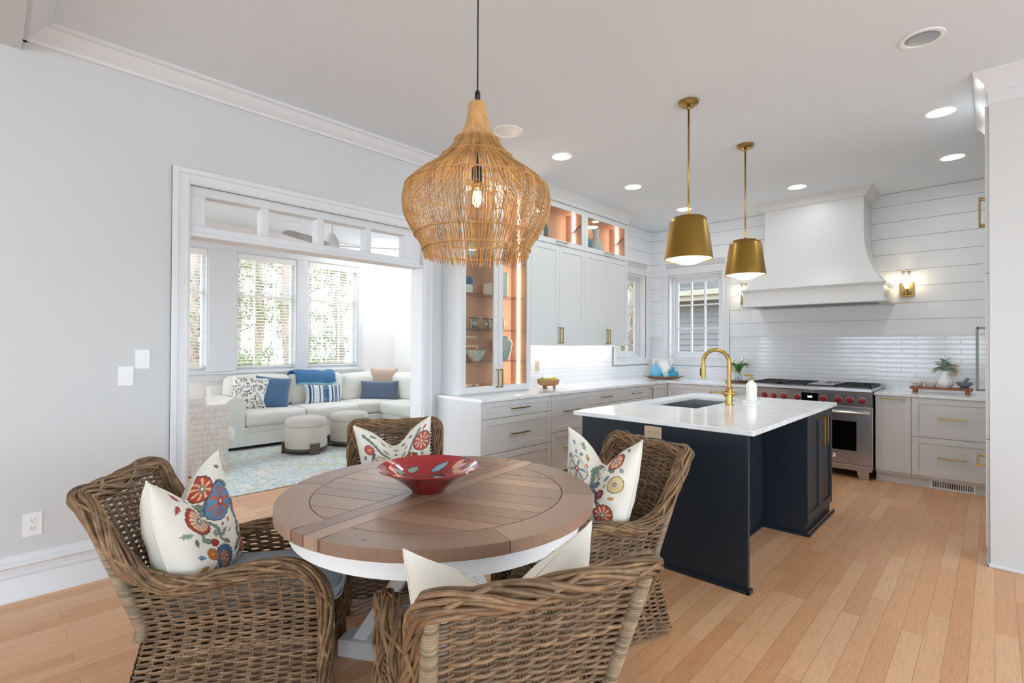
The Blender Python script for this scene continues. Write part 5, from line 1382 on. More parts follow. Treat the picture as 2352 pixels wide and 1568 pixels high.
for k in range(16):
    a = R.uniform(0, 2*PI); L_ = R.uniform(.10, .17); z0 = vz[2]+.10; pts = [(0, 0), (L_*.35, .10), (L_*.75, .13), (L_, .09+R.uniform(-.04, .04))]
    V = []; 
    for i, (r, z) in enumerate(pts):
        w = (.006, .019, .016, .001)[i]
        for sg in (-1, 0, 1): V.append((vz[0]+r*math.cos(a)-sg*w*math.sin(a), vz[1]+(r*math.sin(a)+sg*w*math.cos(a))*.9, z0+z+abs(sg)*.006))
    lf.add(V, [(i*3+j, i*3+j+1, i*3+3+j+1, i*3+3+j) for i in range(3) for j in range(2)])
obj('stems', st_, 'stem', gv, smooth=True); obj('leaves', lf, 'stem', gv, smooth=True); obj('tulip_heads', fl, 'tulip', gv, smooth=True)
for i, (dx, dy, lb) in enumerate(((.06, -.06, 'small dark wooden coaster stack on the round tray left of the range'),)):
    lathe_thing('coaster', lb, 'coaster', [(.05, 0), (.052, .004), (.052, .016), (.001, .017)], (rt_[0]+dx, rt_[1]+dy, CT+.0115), 'darkwood')
# riser with bowls, vase, mortar
rz0 = CT
rs = thing('wooden_riser', 'reddish wooden riser board on block feet right of the range', 'riser', (-.39, 6.78, rz0))
b = MB(); b.box(-.64, -.15, 6.70, 6.86, rz0+.035, rz0+.058); obj('board', b, 'redwood', rs, bevel=.004)
for (x, y) in ((-.60, 6.725), (-.19, 6.725), (-.60, 6.835), (-.19, 6.835)):
    b = MB(); b.box(x-.018, x+.018, y-.018, y+.018, rz0, rz0+.035); obj('foot', b, 'redwood', rs, bevel=.005)
zt = rz0+.0585
for (x, tx, lb) in ((-.585, 'PEPPER', 'white ramekin reading PEPPER at the left end of the wooden riser'), (-.475, 'SALT', 'pale ramekin reading SALT beside the ribbed white vase')):
    t = thing('ramekin', lb, 'bowl', (x, 6.78, zt), 'ramekins on the riser')
    b = MB(); b.lathe([(.034, 0), (.040, .004), (.052, .05), (.054, .052), (.050, .052), (.038, .01), (.001, .008)], (x, 6.78, zt), 32); obj('dish', b, 'ceramic', t, auto=50)
    text_mesh('lettering', tx, .014, (x-.008, 6.78-.0482, zt+.03), (PI/2-.25, 0, -.15), 'steeldark', t)
vx = (-.36, 6.79, zt); t = thing('faceted_vase', 'white faceted vase of grey-green leaves on the wooden riser', 'vase', vx)
b = MB(); prof = [(.045, 0), (.062, .03), (.066, .055), (.055, .085), (.036, .12), (.027, .15), (.032, .168)]; n_ = 16; V = []
for i, (r, z) in enumerate(prof):
    for k in range(n_): a = 2*PI*(k+(i % 2)*.5)/n_; rr = r*(1.03 if (k+i) % 2 else .97); V.append((vx[0]+rr*math.cos(a), vx[1]+rr*math.sin(a), zt+z))
F = []
for i in range(len(prof)-1):
    for k in range(n_):
        a0, a1, c0, c1 = i*n_+k, i*n_+(k+1) % n_, (i+1)*n_+k, (i+1)*n_+(k+1) % n_
        F += [(a0, a1, c0), (a1, c1, c0)] if i % 2 == 0 else [(a0, a1, c1), (a0, c1, c0)]
F.append(tuple(range(n_-1, -1, -1))); b.add(V, F); obj('vase', b, 'white', t)
lf = MB(); st_ = MB()
for k in range(34):
    a = R.uniform(0, 2*PI); el = R.uniform(-.35, 1.2); L_ = R.uniform(.07, .125); base = Vector((vx[0], vx[1], zt+.165+R.uniform(0, .05)))
    d = Vector((math.cos(a)*math.cos(el), math.sin(a)*math.cos(el)*.8, math.sin(el))); s0 = base+d*.02; e_ = base+d*L_+Vector((0, 0, -.02*math.cos(el)))
    sd = d.cross(Vector((0, 0, 1)));
    if sd.length < .1: sd = Vector((1, 0, 0))
    sd.normalize(); up_ = sd.cross(d).normalized(); V = []
    for i in range(6):
        q = i/5; w = .030*math.sin(PI*min(1, q*.85+.1))
        p = s0.lerp(e_, q)+up_*.012*math.sin(PI*q)
        V += [p-sd*w+up_*w*.35, p, p+sd*w+up_*w*.35]
    lf.add(V, [(i*3+j, i*3+j+1, i*3+3+j+1, i*3+3+j) for i in range(5) for j in range(2)])
    st_.tube([base-Vector((0, 0, .06)), s0], .002, 5)
obj('leaves', lf, 'sage', t, smooth=True); obj('stems', st_, 'sage', t)
mx = (-.215, 6.78, zt); t = thing('mortar', 'grey marble mortar at the right end of the wooden riser', 'mortar', mx)
b = MB(); b.lathe([(.034, 0), (.036, .006), (.028, .012), (.055, .03), (.064, .055), (.065, .062), (.057, .060), (.045, .03), (.001, .02)], mx, 36); obj('mortar', b, 'graystone', t, auto=60)
b = MB(); b.tube(catmull([(mx[0]-.025, mx[1], zt+.036), (mx[0]+.0, mx[1], zt+.065), (mx[0]+.028, mx[1]+.01, zt+.10)], 4), [.015]*4+[.013]*3+[.016, .0165], 14); tag(obj('pestle', b, 'graystone', None, smooth=True), 'grey marble pestle leaning in the mortar', 'pestle')

# ---- things in the glass tower (doors face +x)
GX = -3.70
S0 = CT+.0195
def put(name, label, cat, prof, y, z, m, x=GX, **k): return lathe_thing(name, label, cat, prof, (x, y, z+.0005), m, **k)
# bottom: wooden dish with shell balls
put('shallow_dish', 'shallow wooden dish of round shells on the tower floor', 'dish', [(.08, 0), (.14, .012), (.145, .02), (.13, .018), (.001, .010)], 3.27, S0, 'traywood', sx=.6)
for i, (y, z) in enumerate(((3.17, .040), (3.23, .041), (3.295, .040), (3.355, .038))):
    b = MB(); b.sphere((GX+(.02 if i % 2 else .0), y, S0+z+.004), .030, 14)
    nv_ = []
    for (x_, y_, z_) in b.v: s_ = 1+.05*math.sin(40*y_)*math.sin(45*z_); nv_.append((GX+(x_-GX)*s_, y+(y_-y)*s_, z_))
    b.v = nv_; tag(obj('shell_ball', b, 'paleshell', None, smooth=True), ['pale round shell at the left end of the wooden dish', 'second pale round shell from the left in the wooden dish', 'third pale round shell from the left in the wooden dish', 'rightmost round shell in the wooden dish'][i], 'shell', 'round shells in the tower')
for i, y in enumerate((3.66, 3.75)):
    b = MB(); b.sphere((GX, y, S0+.031), .03, 14, sy=1.25); b.sphere((GX, y+.03, S0+.035), .018, 10); tag(obj('seashell', b, 'paleshell', None, smooth=True), ('pale seashell on the tower floor beside the right door pull', 'pale seashell on the tower floor nearest the light strip')[i], 'shell')
# shelf 1: bowls and big jar
for i, (y, lb) in enumerate(((3.13, 'blue and white bowl at the left end of the lowest glass shelf'), (3.36, 'blue and white footed bowl in the middle of the lowest glass shelf'))):
    put('patterned_bowl', lb, 'bowl', [(.035, 0), (.04, .01), (.075, .05), (.098, .105), (.094, .105), (.07, .05), (.001, .015)], y, SHZ[0], 'slatepattern' if 'slatepattern' in MATS else 'slate')
m = mat('bluepattern', '#dfe3ea', .3); n, l, bb_ = nt(m); tno = noise(n, l, coords(n, l), 38, 3, .5, 1.5); l.new(ramp(n, l, tno.outputs[0], [(.44, '#e9e7e4'), (.5, '#5c7190'), (.56, '#e9e7e4')]), bb_.inputs['Base Color'])
for o in scene.objects:
    if o.name.startswith('patterned_bowl'): o.data.materials[0] = MATS['bluepattern']
put('ginger_jar', 'grey and white patterned ceramic jar beside the light strip on the lowest shelf', 'jar', [(.055, 0), (.065, .01), (.095, .14), (.10, .185), (.085, .215), (.06, .225), (.058, .235), (.066, .25), (.055, .25)], 3.74, SHZ[0], 'bluepattern')
t = thing('wooden_step_shelf', 'small two-step pale wooden stand behind the bowls in the tower', 'stand', (-3.77, 3.25, SHZ[0]))
b = MB(); b.box(-3.805, -3.765, 3.07, 3.45, SHZ[0]+.14, SHZ[0]+.155); b.box(-3.805, -3.765, 3.07, 3.43, SHZ[0]+.23, SHZ[0]+.245); obj('shelf', b, 'cream', t)
b = MB(); b.box(-3.805, -3.765, 3.065, 3.07, SHZ[0], SHZ[0]+.245); b.box(-3.805, -3.765, 3.45, 3.455, SHZ[0], SHZ[0]+.155); obj('leg', b, 'cream', t)
# shelf 2: glasses with dark rims
gy = [(3.11, 0), (3.20, 1), (3.30, 0), (3.40, 1), (3.47, 0), (3.60, 1), (3.68, 0), (3.74, 1)]
G0 = None
GL = ['dark-rimmed tumbler, leftmost on the glasses shelf', 'second dark-rimmed tumbler from the left on the glasses shelf', 'third dark-rimmed tumbler from the left on the glasses shelf', 'fourth dark-rimmed tumbler from the left on the glasses shelf', 'dark-rimmed tumbler behind the middle stile on the glasses shelf', 'dark-rimmed tumbler just right of the middle stile', 'second dark-rimmed tumbler right of the middle stile', 'dark-rimmed tumbler at the right end of the glasses row']
for i, (y, q) in enumerate(gy):
    if G0 is None:
        G0 = thing('tumbler', GL[0], 'glass', (GX+.03, y, SHZ[1]+.0005), 'dark-rimmed tumblers in the tower'); cc_ = (GX+.03, y, SHZ[1]+.0005)
        b = MB(); b.lathe([(.026, 0), (.038, .015), (.043, .05), (.036, .095), (.034, .110), (.031, .110), (.033, .095), (.040, .05), (.034, .018), (.001, .012)], cc_, 24); obj('glass', b, 'glassware', G0, smooth=True)
        b = MB(); b.lathe([(.0345, .104), (.0355, .112), (.032, .113), (.0305, .104)], cc_, 24, False, False); obj('rim', b, 'navyceramic', G0, smooth=True)
        for (k_) in (0, 1, 2):
            pass
    else:
        o = copy_tree(G0); o.location = (GX+(.03 if q == 0 else -.04), y, SHZ[1]+.0005); o['label'] = GL[i]
# shelf 3
t = thing('banded_jar', 'round jar, white below and blue above, at the left of the third tower shelf', 'jar', (-3.675, 3.17, SHZ[2]+.0005)); cc_ = (-3.675, 3.17, SHZ[2]+.0005)
b = MB(); b.lathe([(.07, 0), (.092, .006), (.094, .075), (.094, .078)], cc_, 32); obj('body', b, 'ceramic', t, auto=50)
b = MB(); b.lathe([(.0945, .079), (.095, .12), (.085, .153), (.078, .158), (.001, .157)], cc_, 32); obj('glazed_top', b, 'bluevelvet', t, auto=50)
put('white_vase', 'short square-shouldered white vase behind the middle stile', 'vase', [(.095, 0), (.10, .006), (.10, .12), (.09, .128), (.001, .125)], 3.58, SHZ[2], 'ceramic', x=-3.69)
put('white_vase', 'tall white cylinder vase beside the light strip', 'vase', [(.055, 0), (.06, .006), (.060, .26), (.054, .262), (.001, .255)], 3.76, SHZ[2], 'ceramic', x=-3.73)
# shelf 4
put('glass_candle', 'pale glass candle holder at the left of the fourth shelf', 'candle', [(.05, 0), (.052, .004), (.052, .14), (.047, .14), (.001, .02)], 3.27, SHZ[3], 'aqua')
put('glass_candle', 'cream candle holder at the left end of the fourth shelf', 'candle', [(.04, 0), (.042, .004), (.042, .12), (.001, .12)], 3.15, SHZ[3], 'cream')
m = mat('bluestripe', '#2b3a55', .2); n, l, bb_ = nt(m); w = n.new('ShaderNodeTexWave'); w.inputs['Scale'].default_value = 9; w.inputs['Distortion'].default_value = 6; w.bands_direction = 'Z'; l.new(coords(n, l), w.inputs['Vector'])
l.new(ramp(n, l, w.outputs[0], [(.0, '#26324a'), (.86, '#33445f'), (.92, '#dcd9d2')]), bb_.inputs['Base Color'])
t = thing('striped_vase', 'dark blue globe vase with white bands on the fourth tower shelf', 'vase', (GX, 3.74, SHZ[3]+.0005)); cc_ = (GX, 3.74, SHZ[3]+.0005)
b = MB(); b.lathe([(.045, 0), (.06, .03), (.075, .05)], cc_, 32); obj('foot', b, 'slate', t, auto=50)
b = MB(); b.lathe([(.075, .0505), (.092, .09), (.095, .13), (.08, .175), (.04, .2), (.03, .21), (.001, .21)], cc_, 32); obj('globe', b, 'bluestripe', t, auto=50)
put('white_vase', 'white vase on the topmost tower shelf behind the rattan pendant', 'vase', [(.05, 0), (.07, .08), (.05, .16), (.03, .2), (.035, .22)], 3.6, SHZ[4], 'ceramic')
# upper cabinet contents
UZ = 2.5385
def putu(*a, **k): return put(*a, **k)
putu('white_vase', 'rounded white vase in the first lit upper cabinet', 'vase', [(.06, 0), (.095, .04), (.10, .12), (.07, .21), (.035, .26), (.03, .285), (.042, .30)], 4.24, UZ, 'ceramic')
putu('blue_vase', 'slim blue-grey bottle vase behind the white one in the first lit upper cabinet', 'vase', [(.04, 0), (.055, .02), (.055, .2), (.035, .245), (.022, .26), (.026, .29)], 4.44, UZ, 'slate', x=-3.74)
putu('blue_bowl', 'blue-grey bowl in the second lit upper cabinet', 'bowl', [(.05, 0), (.09, .05), (.125, .13), (.128, .165), (.12, .165), (.001, .02)], 5.16, UZ, 'slateblue' if 'slateblue' in MATS else 'blueceramic', sx=.7)
putu('hourglass_vase', 'white hourglass-shaped vase in the second lit upper cabinet', 'vase', [(.05, 0), (.088, .05), (.095, .10), (.065, .17), (.035, .23), (.035, .27), (.052, .33), (.045, .33)], 5.40, UZ, 'ceramic', x=-3.68)

# ================================================================ SUNROOM
def puffy(b, x0, x1, y0, y1, z0, z1, r=.04, n=14, bul=.02):
    """soft box"""
    cx_, cy_, cz_ = (x0+x1)/2, (y0+y1)/2, (z0+z1)/2; hx, hy, hz = (x1-x0)/2, (y1-y0)/2, (z1-z0)/2
    idx = {}; V = []; F = []
    def add(u, v, w):
        k = (round(u, 5), round(v, 5), round(w, 5))
        if k in idx: return idx[k]
        def rd(q, h, o1, o2): return q
        p = Vector((u*hx, v*hy, w*hz)); inn = Vector((max(-(hx-r), min(hx-r, p.x)), max(-(hy-r), min(hy-r, p.y)), max(-(hz-r), min(hz-r, p.z)))); d = p-inn
        if d.length > 1e-9: d = d.normalized()*r
        q = inn+d
        bl = bul; q.x += (1 if u > 0 else -1)*(abs(u) > .999)*bl*(1-v*v)*(1-w*w); q.y += (1 if v > 0 else -1)*(abs(v) > .999)*bl*(1-u*u)*(1-w*w); q.z += (1 if w > 0 else -1)*(abs(w) > .999)*bl*(1-u*u)*(1-v*v)
        V.append((cx_+q.x, cy_+q.y, cz_+q.z)); idx[k] = len(V)-1; return idx[k]
    g = [math.sin(PI/2*(-1+2*i/n)) for i in range(n+1)]
    for ax in range(3):
        for sg in (-1, 1):
            for i in range(n):
                for j in range(n):
                    q = []
                    for (a, c) in ((g[i], g[j]), (g[i+1], g[j]), (g[i+1], g[j+1]), (g[i], g[j+1])):
                        t = [0, 0, 0]; t[ax] = sg; t[(ax+1) % 3] = a; t[(ax+2) % 3] = c; q.append(add(*t))
                    F.append(tuple(q))
    return b.add(V, F)
sf = thing('sectional_sofa', 'pale L-shaped sectional sofa under the sunroom windows', 'sofa', (-7.5, 3.6, .012))
RZ = .012
b = MB(); b.box(-7.98, -7.06, 2.14, 5.17, RZ+.045, .30); b.box(-7.06, -5.3, 4.40, 5.17, RZ+.045, .30); obj('base', b, 'sofa', sf, bevel=.012)
b = MB(); b.box(-7.05, -7.035, 2.35, 4.40, RZ+.045, .22); b.box(-7.05, -5.3, 4.385, 4.40, RZ+.045, .22); obj('base_rail', b, 'sofa', sf, bevel=.006)
b = MB(); b.box(-7.90, -7.12, 2.2, 5.1, RZ, RZ+.045); b.box(-7.12, -5.4, 4.47, 5.1, RZ, RZ+.045); obj('plinth', b, 'black', sf)
b = MB(); b.box(-7.99, -7.82, 2.16, 5.18, .30, .80); b.box(-7.82, -5.3, 5.02, 5.18, .30, .80); obj('back_frame', b, 'sofa', sf, bevel=.03, seg=3)
b = MB(); pts = [(2.36, .045+RZ), (2.36, .52)]
for k in range(13): a = PI*k/12*1.15-0.1; pts.append((2.245+.125*math.cos(a), .565+.125*math.sin(a)))
pts += [(2.15, .50), (2.15, .045+RZ)]
b.prism(pts, 'x', -7.96, -7.03); obj('rolled_arm', b, 'sofa', sf, bevel=.008, auto=40)
b = MB(); b.tube([(-7.032, y, z) for y, z in pts[1:-1]], .005, 6); obj('arm_piping', b, 'sofa', sf)
for (x0, x1, y0, y1) in ((-7.84, -7.02, 2.365, 3.17), (-7.84, -7.02, 3.172, 3.99), (-7.84, -7.10, 3.992, 5.02), (-7.09, -6.25, 4.36, 5.02), (-6.248, -5.35, 4.36, 5.02)):
    b = MB(); puffy(b, x0, x1, y0, y1, .30, .49, .05, 12, .018); s_ = obj('seat_cushion', b, 'sofa', sf, smooth=True)
    b = MB(); b.tube([(x0+.03, y0+.004, .462), (x1-.02, y0+.004, .462), (x1+.006, (y0+y1)/2, .462), (x1-.02, y1-.004, .462), (x0+.03, y1-.004, .462)], .0045, 6); obj('piping', b, 'sofa', s_, smooth=True)
for (x0, x1, y0, y1, z1) in ((-7.84, -7.60, 2.33, 3.19, .93), (-7.84, -7.60, 3.195, 4.02, .93), (-7.84, -7.60, 4.03, 4.92, .90), (-7.58, -6.70, 4.80, 5.03, .90), (-6.69, -5.9, 4.80, 5.03, .90)):
    b = MB(); puffy(b, x0, x1, y0, y1, .47, z1, .07, 12, .03); obj('back_cushion', b, 'sofa', sf, smooth=True)
def flat_pillow(name, label, W, H, T, M, m, group=None, colf=None, edge=None):
    n = 70; g = np.linspace(-1, 1, n); U, V_ = [a.ravel() for a in np.meshgrid(g, g, indexing='ij')]
    t = thing(name, label, 'pillow', (0, 0, 0), group)
    for side, nm in ((1, 'front_cover'), (-1, 'back_cover')):
        x = U*W*(1-.07*(1-V_**2)*U**2); z = V_*H*(1-.07*(1-U**2)*V_**2); y = side*T*np.clip((1-U**4)*(1-V_**4), 0, None)**.5
        b = MB(); b.v = [tuple(map(float, p)) for p in zip(x, -y, z)]
        b.f = [(i*n+j, (i+1)*n+j, (i+1)*n+j+1, i*n+j+1) for i in range(n-1) for j in range(n-1)]
        mm = m if side == 1 else (edge or m)
        if colf is not None and side == 1: obj(nm, b, 'printed', t, smooth=True, fix=False, cols=np.c_[colf(U, V_), np.ones(len(U))])
        else: obj(nm, b, mm if mm != 'printed' else 'pillowback', t, smooth=True, fix=False)
    t.matrix_world = M
def PM(x, y, z, rz, tx, ry=0): return Matrix.Translation((x, y, z)) @ Matrix.Rotation(rz, 4, 'Z') @ Matrix.Rotation(tx, 4, 'X') @ Matrix.Rotation(ry, 4, 'Y')
def dashes(U, V_):
    c = np.zeros((len(U), 3)); c[:] = lin('#f0ece6'); R = random.Random(2)
    for k in range(260):
        x, y, a = R.uniform(-.95, .95), R.uniform(-.95, .95), R.uniform(0, PI); dx, dy = (U-x)*math.cos(a)+(V_-y)*math.sin(a), -(U-x)*math.sin(a)+(V_-y)*math.cos(a); c[(np.abs(dx) < .065) & (np.abs(dy-dx*dx*4) < .02)] = lin('#6a6864')
    return c
def stripes(U, V_):
    c = np.zeros((len(U), 3)); c[:] = lin('#dfe6ea'); n1 = (np.sin(V_*60+U*25)*np.sin(V_*23) > .55)
    c[n1] = lin('#b9c7d2')
    for (a, w) in ((-.78, .05), (-.62, .03), (-.52, .012), (-.25, .03), (.42, .03), (.58, .03), (.68, .03), (.86, .05)): c[np.abs(U-a) < w] = lin('#27466e')
    k = np.abs(U-.08) < .16; c[k] = lin('#2d5480'); c[k & (np.abs(((V_*7) % 1)-.5) < .16) & (np.abs(((U*16) % 1)-.5) < .3)] = lin('#b9ccd8')
    return c
Q = PI/2
flat_pillow('throw_pillow', 'white pillow with dark leaf dashes against the left sofa arm', .24, .24, .075, PM(-7.46, 2.56, .70, Q-.35, -.28, .12), 'printed', colf=dashes)
flat_pillow('throw_pillow', 'square blue velvet pillow with white edge on the left sofa seat', .235, .235, .08, PM(-7.40, 2.84, .70, Q-.25, -.36, .14), 'bluevelvet', edge='pillowback')
flat_pillow('throw_pillow', 'navy and white striped lumbar pillow in the middle of the sofa', .29, .15, .06, PM(-7.45, 3.62, .625, Q-.05, -.25, .05), 'printed', colf=stripes)
flat_pillow('throw_pillow', 'blue-grey velvet lumbar pillow near the sofa corner', .31, .155, .06, PM(-7.33, 4.52, .64, Q-.75, -.2, 0), 'denimvelvet')
flat_pillow('throw_pillow', 'blush tan velvet pillow in the sofa corner', .23, .22, .06, PM(-7.50, 4.70, .78, Q-.75, -.2, .03), 'tanvelvet')
th = thing('throw_blanket', 'blue throw with aqua edge folded over the middle back cushion', 'blanket', (-7.7, 3.6, .9))
def draped(b, y0, y1, zf, o=0, z0=None):
    prof = [(-7.86, .84), (-7.84, .925), (-7.80, .965), (-7.72, .972), (-7.63, .962), (-7.575, .925), (-7.555, .86), (-7.55, zf)]
    pr_ = catmull([(x, 0, z) for x, z in prof], 4)
    if z0: pr_ = [p for p in pr_ if p[2] <= z0 and p[0] > -7.6]
    n = len(pr_); V = []
    for i in range(13):
        y = y0+(y1-y0)*i/12
        for k, p in enumerate(pr_): V.append((p[0]+o+.004*math.sin(i*1.3), y+.004*math.sin(k), p[2]+o+.006*math.sin(i*1.1)+.012*math.sin(i*.5)))
    b.grid(V, 13, n); return b
b = MB(); draped(b, 3.24, 3.86, .80); o = obj('blanket', b, 'throw', th, smooth=True); so = o.modifiers.new('solid', 'SOLIDIFY'); so.thickness = .018; so.offset = 1
b = MB(); draped(b, 3.25, 3.87, .77, .006, .85); o = obj('edge_band', b, 'throwedge', th, smooth=True); so = o.modifiers.new('solid', 'SOLIDIFY'); so.thickness = .010; so.offset = 1
# ottomans
def ottoman(x, y, label):
    t = thing('round_ottoman', label, 'ottoman', (x, y, RZ), 'round ottomans on the rug')
    b = MB(); b.lathe([(.24, .065), (.25, .075), (.255, .2), (.252, .325), (.246, .335)], (x, y, RZ), 48); obj('drum', b, 'boucle', t, auto=40)
    b = MB(); b.lathe([(.244, .336), (.252, .345), (.252, .40), (.235, .43), (.18, .445), (.001, .450)], (x, y, RZ), 48); obj('lid', b, 'boucle', t, smooth=True)
    b = MB(); b.lathe([(.245, .038), (.262, .040), (.262, .062), (.245, .064)], (x, y, RZ), 48, True, True); obj('base_ring', b, 'darkwood', t, auto=30)
    for k in range(3):
        a = -.02+k*2*PI/3; d = Vector((math.cos(a), math.sin(a), 0)); n_ = Vector((-d.y, d.x, 0)); b = MB(); b.obox((x, y, RZ), n_, d, -.062, .062, 0, .135, .258, .280); obj('leg', b, 'darkwood', t, bevel=.004)
ottoman(-6.40, 2.88, 'round cream ottoman with wooden plate feet, the nearer of two')
ottoman(-6.47, 3.52, 'round cream ottoman half hidden behind the wicker armchair')
# rug
b = MB(); V = []
b.prism([(-4.90, 1.50), (-5.03, 2.02), (-5.32, 4.9), (-7.3, 4.9), (-7.3, .1), (-4.80, .1)], 'z', 0.0005, RZ-.0005); 
b = MB(); b.box(-7.25, -4.98, 1.52, 4.3, .0005, RZ-.0005)
b.v = [(x, y, z) for x, y, z in b.v]
rugo = obj('area_rug', b, 'rug', None, bevel=.003); tag(rugo, 'pale blue and cream patterned wool rug on the sunroom floor', 'rug')
# armchair in the sunroom
ac = thing('barrel_armchair', 'off-white rope-woven armchair partly hidden by the left jamb', 'armchair', (-6.45, 1.4, 0))
def shellp(z, k=0):
    return [(-6.05+k, 1.86), (-6.02+k, 1.50), (-6.06+k, 1.16), (-6.22, .98), (-6.48, .93), (-6.74, .98), (-6.88-k, 1.16), (-6.92-k, 1.50), (-6.90-k, 1.86)]
out = catmull([(x, y, 0) for x, y in shellp(0)], 6); V = []; hs = []
n = len(out); cxy = Vector((-6.47, 1.55, 0))
prof = [(0, .0), (1.01, .0), (1.03, .35), (1.0, .68), (.93, .715), (.84, .68), (.82, .40), (.82, .0)]
b = MB(); P_ = []
for p in out:
    q = abs(p.x-cxy.x)
    for s, z in prof[1:]:
        P_.append((cxy.x+(p.x-cxy.x)*s, (cxy.y+(p.y-cxy.y)*s) if p.y < 1.7 else p.y, z+.012))
b.grid(P_, n, 7); m7 = 7
b.f.append(tuple(range(m7))); b.f.append(tuple((n-1)*m7+k for k in range(m7)))
obj('shell', b, 'ropeweave', ac, auto=50)
b = MB(); b.box(-6.83, -6.12, 1.10, 1.84, .012, .28); obj('base', b, 'ropeweave', ac, bevel=.01)
b = MB(); puffy(b, -6.80, -6.14, 1.14, 1.97, .28, .46, .06, 12, .02); obj('seat_cushion', b, 'sofa', ac, smooth=True)
# ceiling fan
fx, fy = -6.05, 3.035
fn = thing('ceiling_fan', 'white ceiling fan with grey blades seen through the transom', 'ceiling fan', (fx, fy, CEIL))
b = MB(); b.tube([(fx, fy, CEIL), (fx, fy, 2.76)], .013, 12); b.lathe([(.06, CEIL), (.055, CEIL-.04), (.02, CEIL-.06)], (fx, fy, 0), 24); obj('downrod', b, 'fanwhite', fn, auto=40)
b = MB(); b.lathe([(.02, 2.79), (.035, 2.78), (.06, 2.74), (.088, 2.69), (.10, 2.65), (.10, 2.625), (.07, 2.61), (.001, 2.605)], (fx, fy, 0), 36); obj('motor_housing', b, 'fanwhite', fn, auto=50)
for k in range(3):
    a = 1.0+k*2*PI/3; d = Vector((math.cos(a), math.sin(a), 0)); n_ = Vector((-d.y, d.x, 0)); V = []
    for (r, w) in ((.08, .03), (.2, .062), (.5, .07), (.80, .06), (.84, .035)):
        for sg in (-1, 1):
            p = Vector((fx, fy, 2.635))+d*r+n_*sg*w+Vector((0, 0, sg*w*.18)); V.append(p)
    V2 = [p-Vector((0, 0, .008)) for p in V]; b = MB()
    b.add(V+V2, [(i*2, i*2+1, i*2+3, i*2+2) for i in range(4)]+[(10+i*2, 10+i*2+2, 10+i*2+3, 10+i*2+1) for i in range(4)]+[(0, 10, 11, 1), (8, 9, 19, 18)]+[(i*2, i*2+2, 12+i*2, 10+i*2) for i in range(4)]+[(i*2+1, 11+i*2, 13+i*2, i*2+3) for i in range(4)])
    obj('blade', b, 'fanblade', fn)

# ================================================================ OUTDOORS
b = MB(); b.box(-70, 30, -40, 60, -.9, -.62); g_ = struct('ground', b, 'straw')
b = MB(); b.box(-12, 30, -26, -5.25, -.6, -.14); b.box(4.8, 24, -5.25, 12, -.6, -.14); b.box(-12, -4.0, -5.25, -1.15, -.6, -.14); struct('bounce_ground', b, 'bouncepale')  # unseen pale slabs, added to bounce skylight up onto the ceilings
nh = thing('neighbour_house', 'grey lap-sided house with a shingle roof seen through the range-side window', 'house', (-3, 15, -.6))
b = MB()
for k in range(24): z = -.6+k*.135; b.add([(-5.95, 12.0, z), (0, 12.0, z), (0, 12.018, z+.135), (-5.95, 12.018, z+.135), (-5.95, 12.05, z), (0, 12.05, z)], [(0, 1, 2, 3), (0, 4, 5, 1)])
b.box(-5.93, 0, 12.05, 20, -.6, 2.62); obj('siding', b, 'siding', nh)
b = MB(); b.box(-6.35, .4, 11.55, 12.02, 2.50, 2.53); b.box(-6.35, .4, 11.50, 11.56, 2.46, 2.66); b.box(-6.35, .4, 11.42, 11.50, 2.58, 2.70); obj('fascia_and_gutter', b, 'fascia', nh)
b = MB(); b.add([(-6.4, 11.44, 2.70), (.45, 11.44, 2.70), (.45, 16, 5.2), (-6.4, 16, 5.2), (-6.4, 11.44, 2.62), (.45, 11.44, 2.62), (.45, 16, 5.12), (-6.4, 16, 5.12)], [(0, 1, 2, 3), (4, 7, 6, 5), (0, 4, 5, 1), (0, 3, 7, 4), (1, 5, 6, 2)]); obj('roof', b, 'shingles', nh)
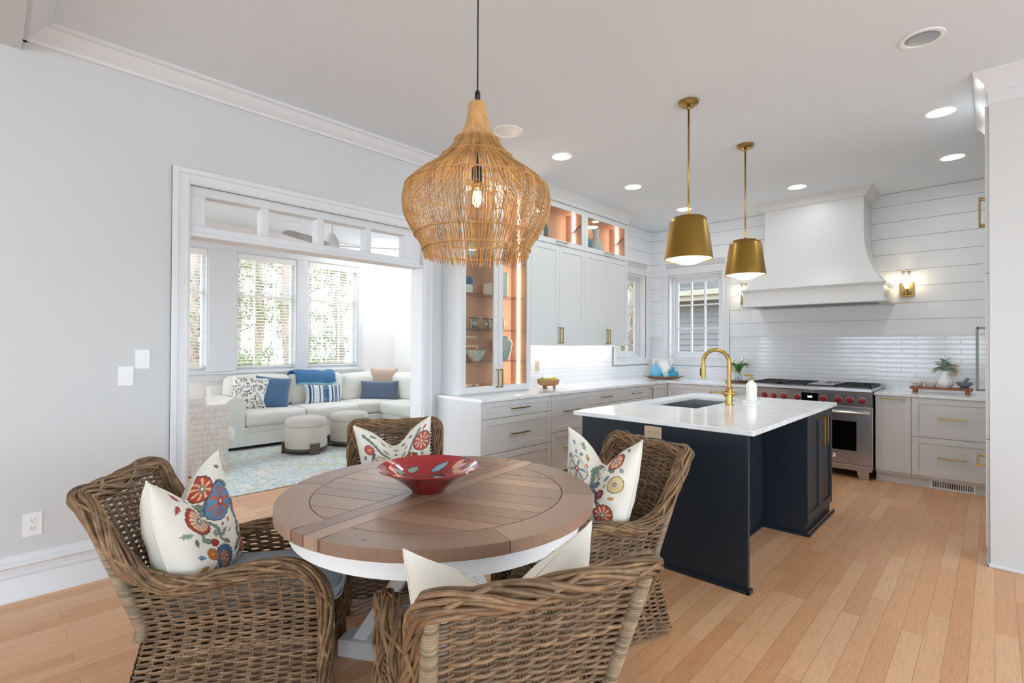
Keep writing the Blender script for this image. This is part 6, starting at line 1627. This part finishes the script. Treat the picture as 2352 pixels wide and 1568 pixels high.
def tree_proto(seed, h, crown0, rr_):
    R = random.Random(seed); t = thing('pine_tree', 'x', 'tree', (0, 0, 0), 'pines beyond the sunroom windows')
    b = MB(); pts = [(R.uniform(-.05, .05)*k, R.uniform(-.05, .05)*k, h*k/8) for k in range(9)]; b.tube(pts, [rr_*(1-.75*k/8) for k in range(9)], 12); 
    for k in range(14):
        z = crown0+(h-crown0)*k/14; a = R.uniform(0, 2*PI); L_ = R.uniform(.7, 2.0)*(1-.5*k/14); b.tube([(0, 0, z), (L_*math.cos(a), L_*math.sin(a), z+L_*.3)], [.04, .012], 5)
    obj('trunk', b, 'bark', t, smooth=True, fix=False)
    f = MB()
    for k in range(55):
        z = crown0-.5+(h+.4-crown0)*R.random(); a = R.uniform(0, 2*PI); q = R.uniform(.2, 2.1)*(1-.45*(z-crown0)/(h-crown0)); c = Vector((q*math.cos(a), q*math.sin(a), z))
        for j in range(70):
            d = Vector((R.gauss(0, 1), R.gauss(0, 1), R.gauss(0, .7))); d = d.normalized()*R.uniform(.05, .55); p = c+d; s1 = Vector((R.gauss(0, 1), R.gauss(0, 1), R.gauss(0, 1))).normalized(); s2 = s1.orthogonal().normalized()
            f.add([p-s1*.09, p+s2*.02, p+s1*.09, p-s2*.02], [(0, 1, 2, 3)])
    obj('needles', f, 'needle', t, fix=False)
    return t
tp = [tree_proto(1, 10, 1.6, .17), tree_proto(2, 12, 3.2, .2)]
R = random.Random(21); used = [False, False]
TP = [(-12.6, 3.1, 0), (-13.5, 5.6, 1), (-15, 2.0, 1), (-16.5, 4.6, 0), (-14.6, 7.6, 0), (-19, 6.8, 1), (-18, 3.2, 1), (-21, 9.5, 0), (-22, 5.2, 0), (-25, 8, 1), (-26, 11.5, 0), (-16, .6, 1), (-20.5, 1.6, 0), (-7.9, 13.4, 0), (-10.5, 17, 1), (-9.2, 15, 0), (-28, 5, 1), (-24, 2.8, 0)]
for i, (x, y, k) in enumerate(TP):
    o = tp[k] if not used[k] else copy_tree(tp[k]); used[k] = True
    o.location = (x, y, -.62); o.rotation_euler = (0, 0, R.uniform(0, 6)); s = R.uniform(.85, 1.15); o.scale = (s, s, s)
    o['label'] = ('tall pine with low green branches among the trees outside' if k == 0 else 'tall bare-trunked pine among the trees outside')
    if y > 12: o['group'] = 'trees outside the corner window'; o['label'] = 'green tree outside the kitchen corner window'
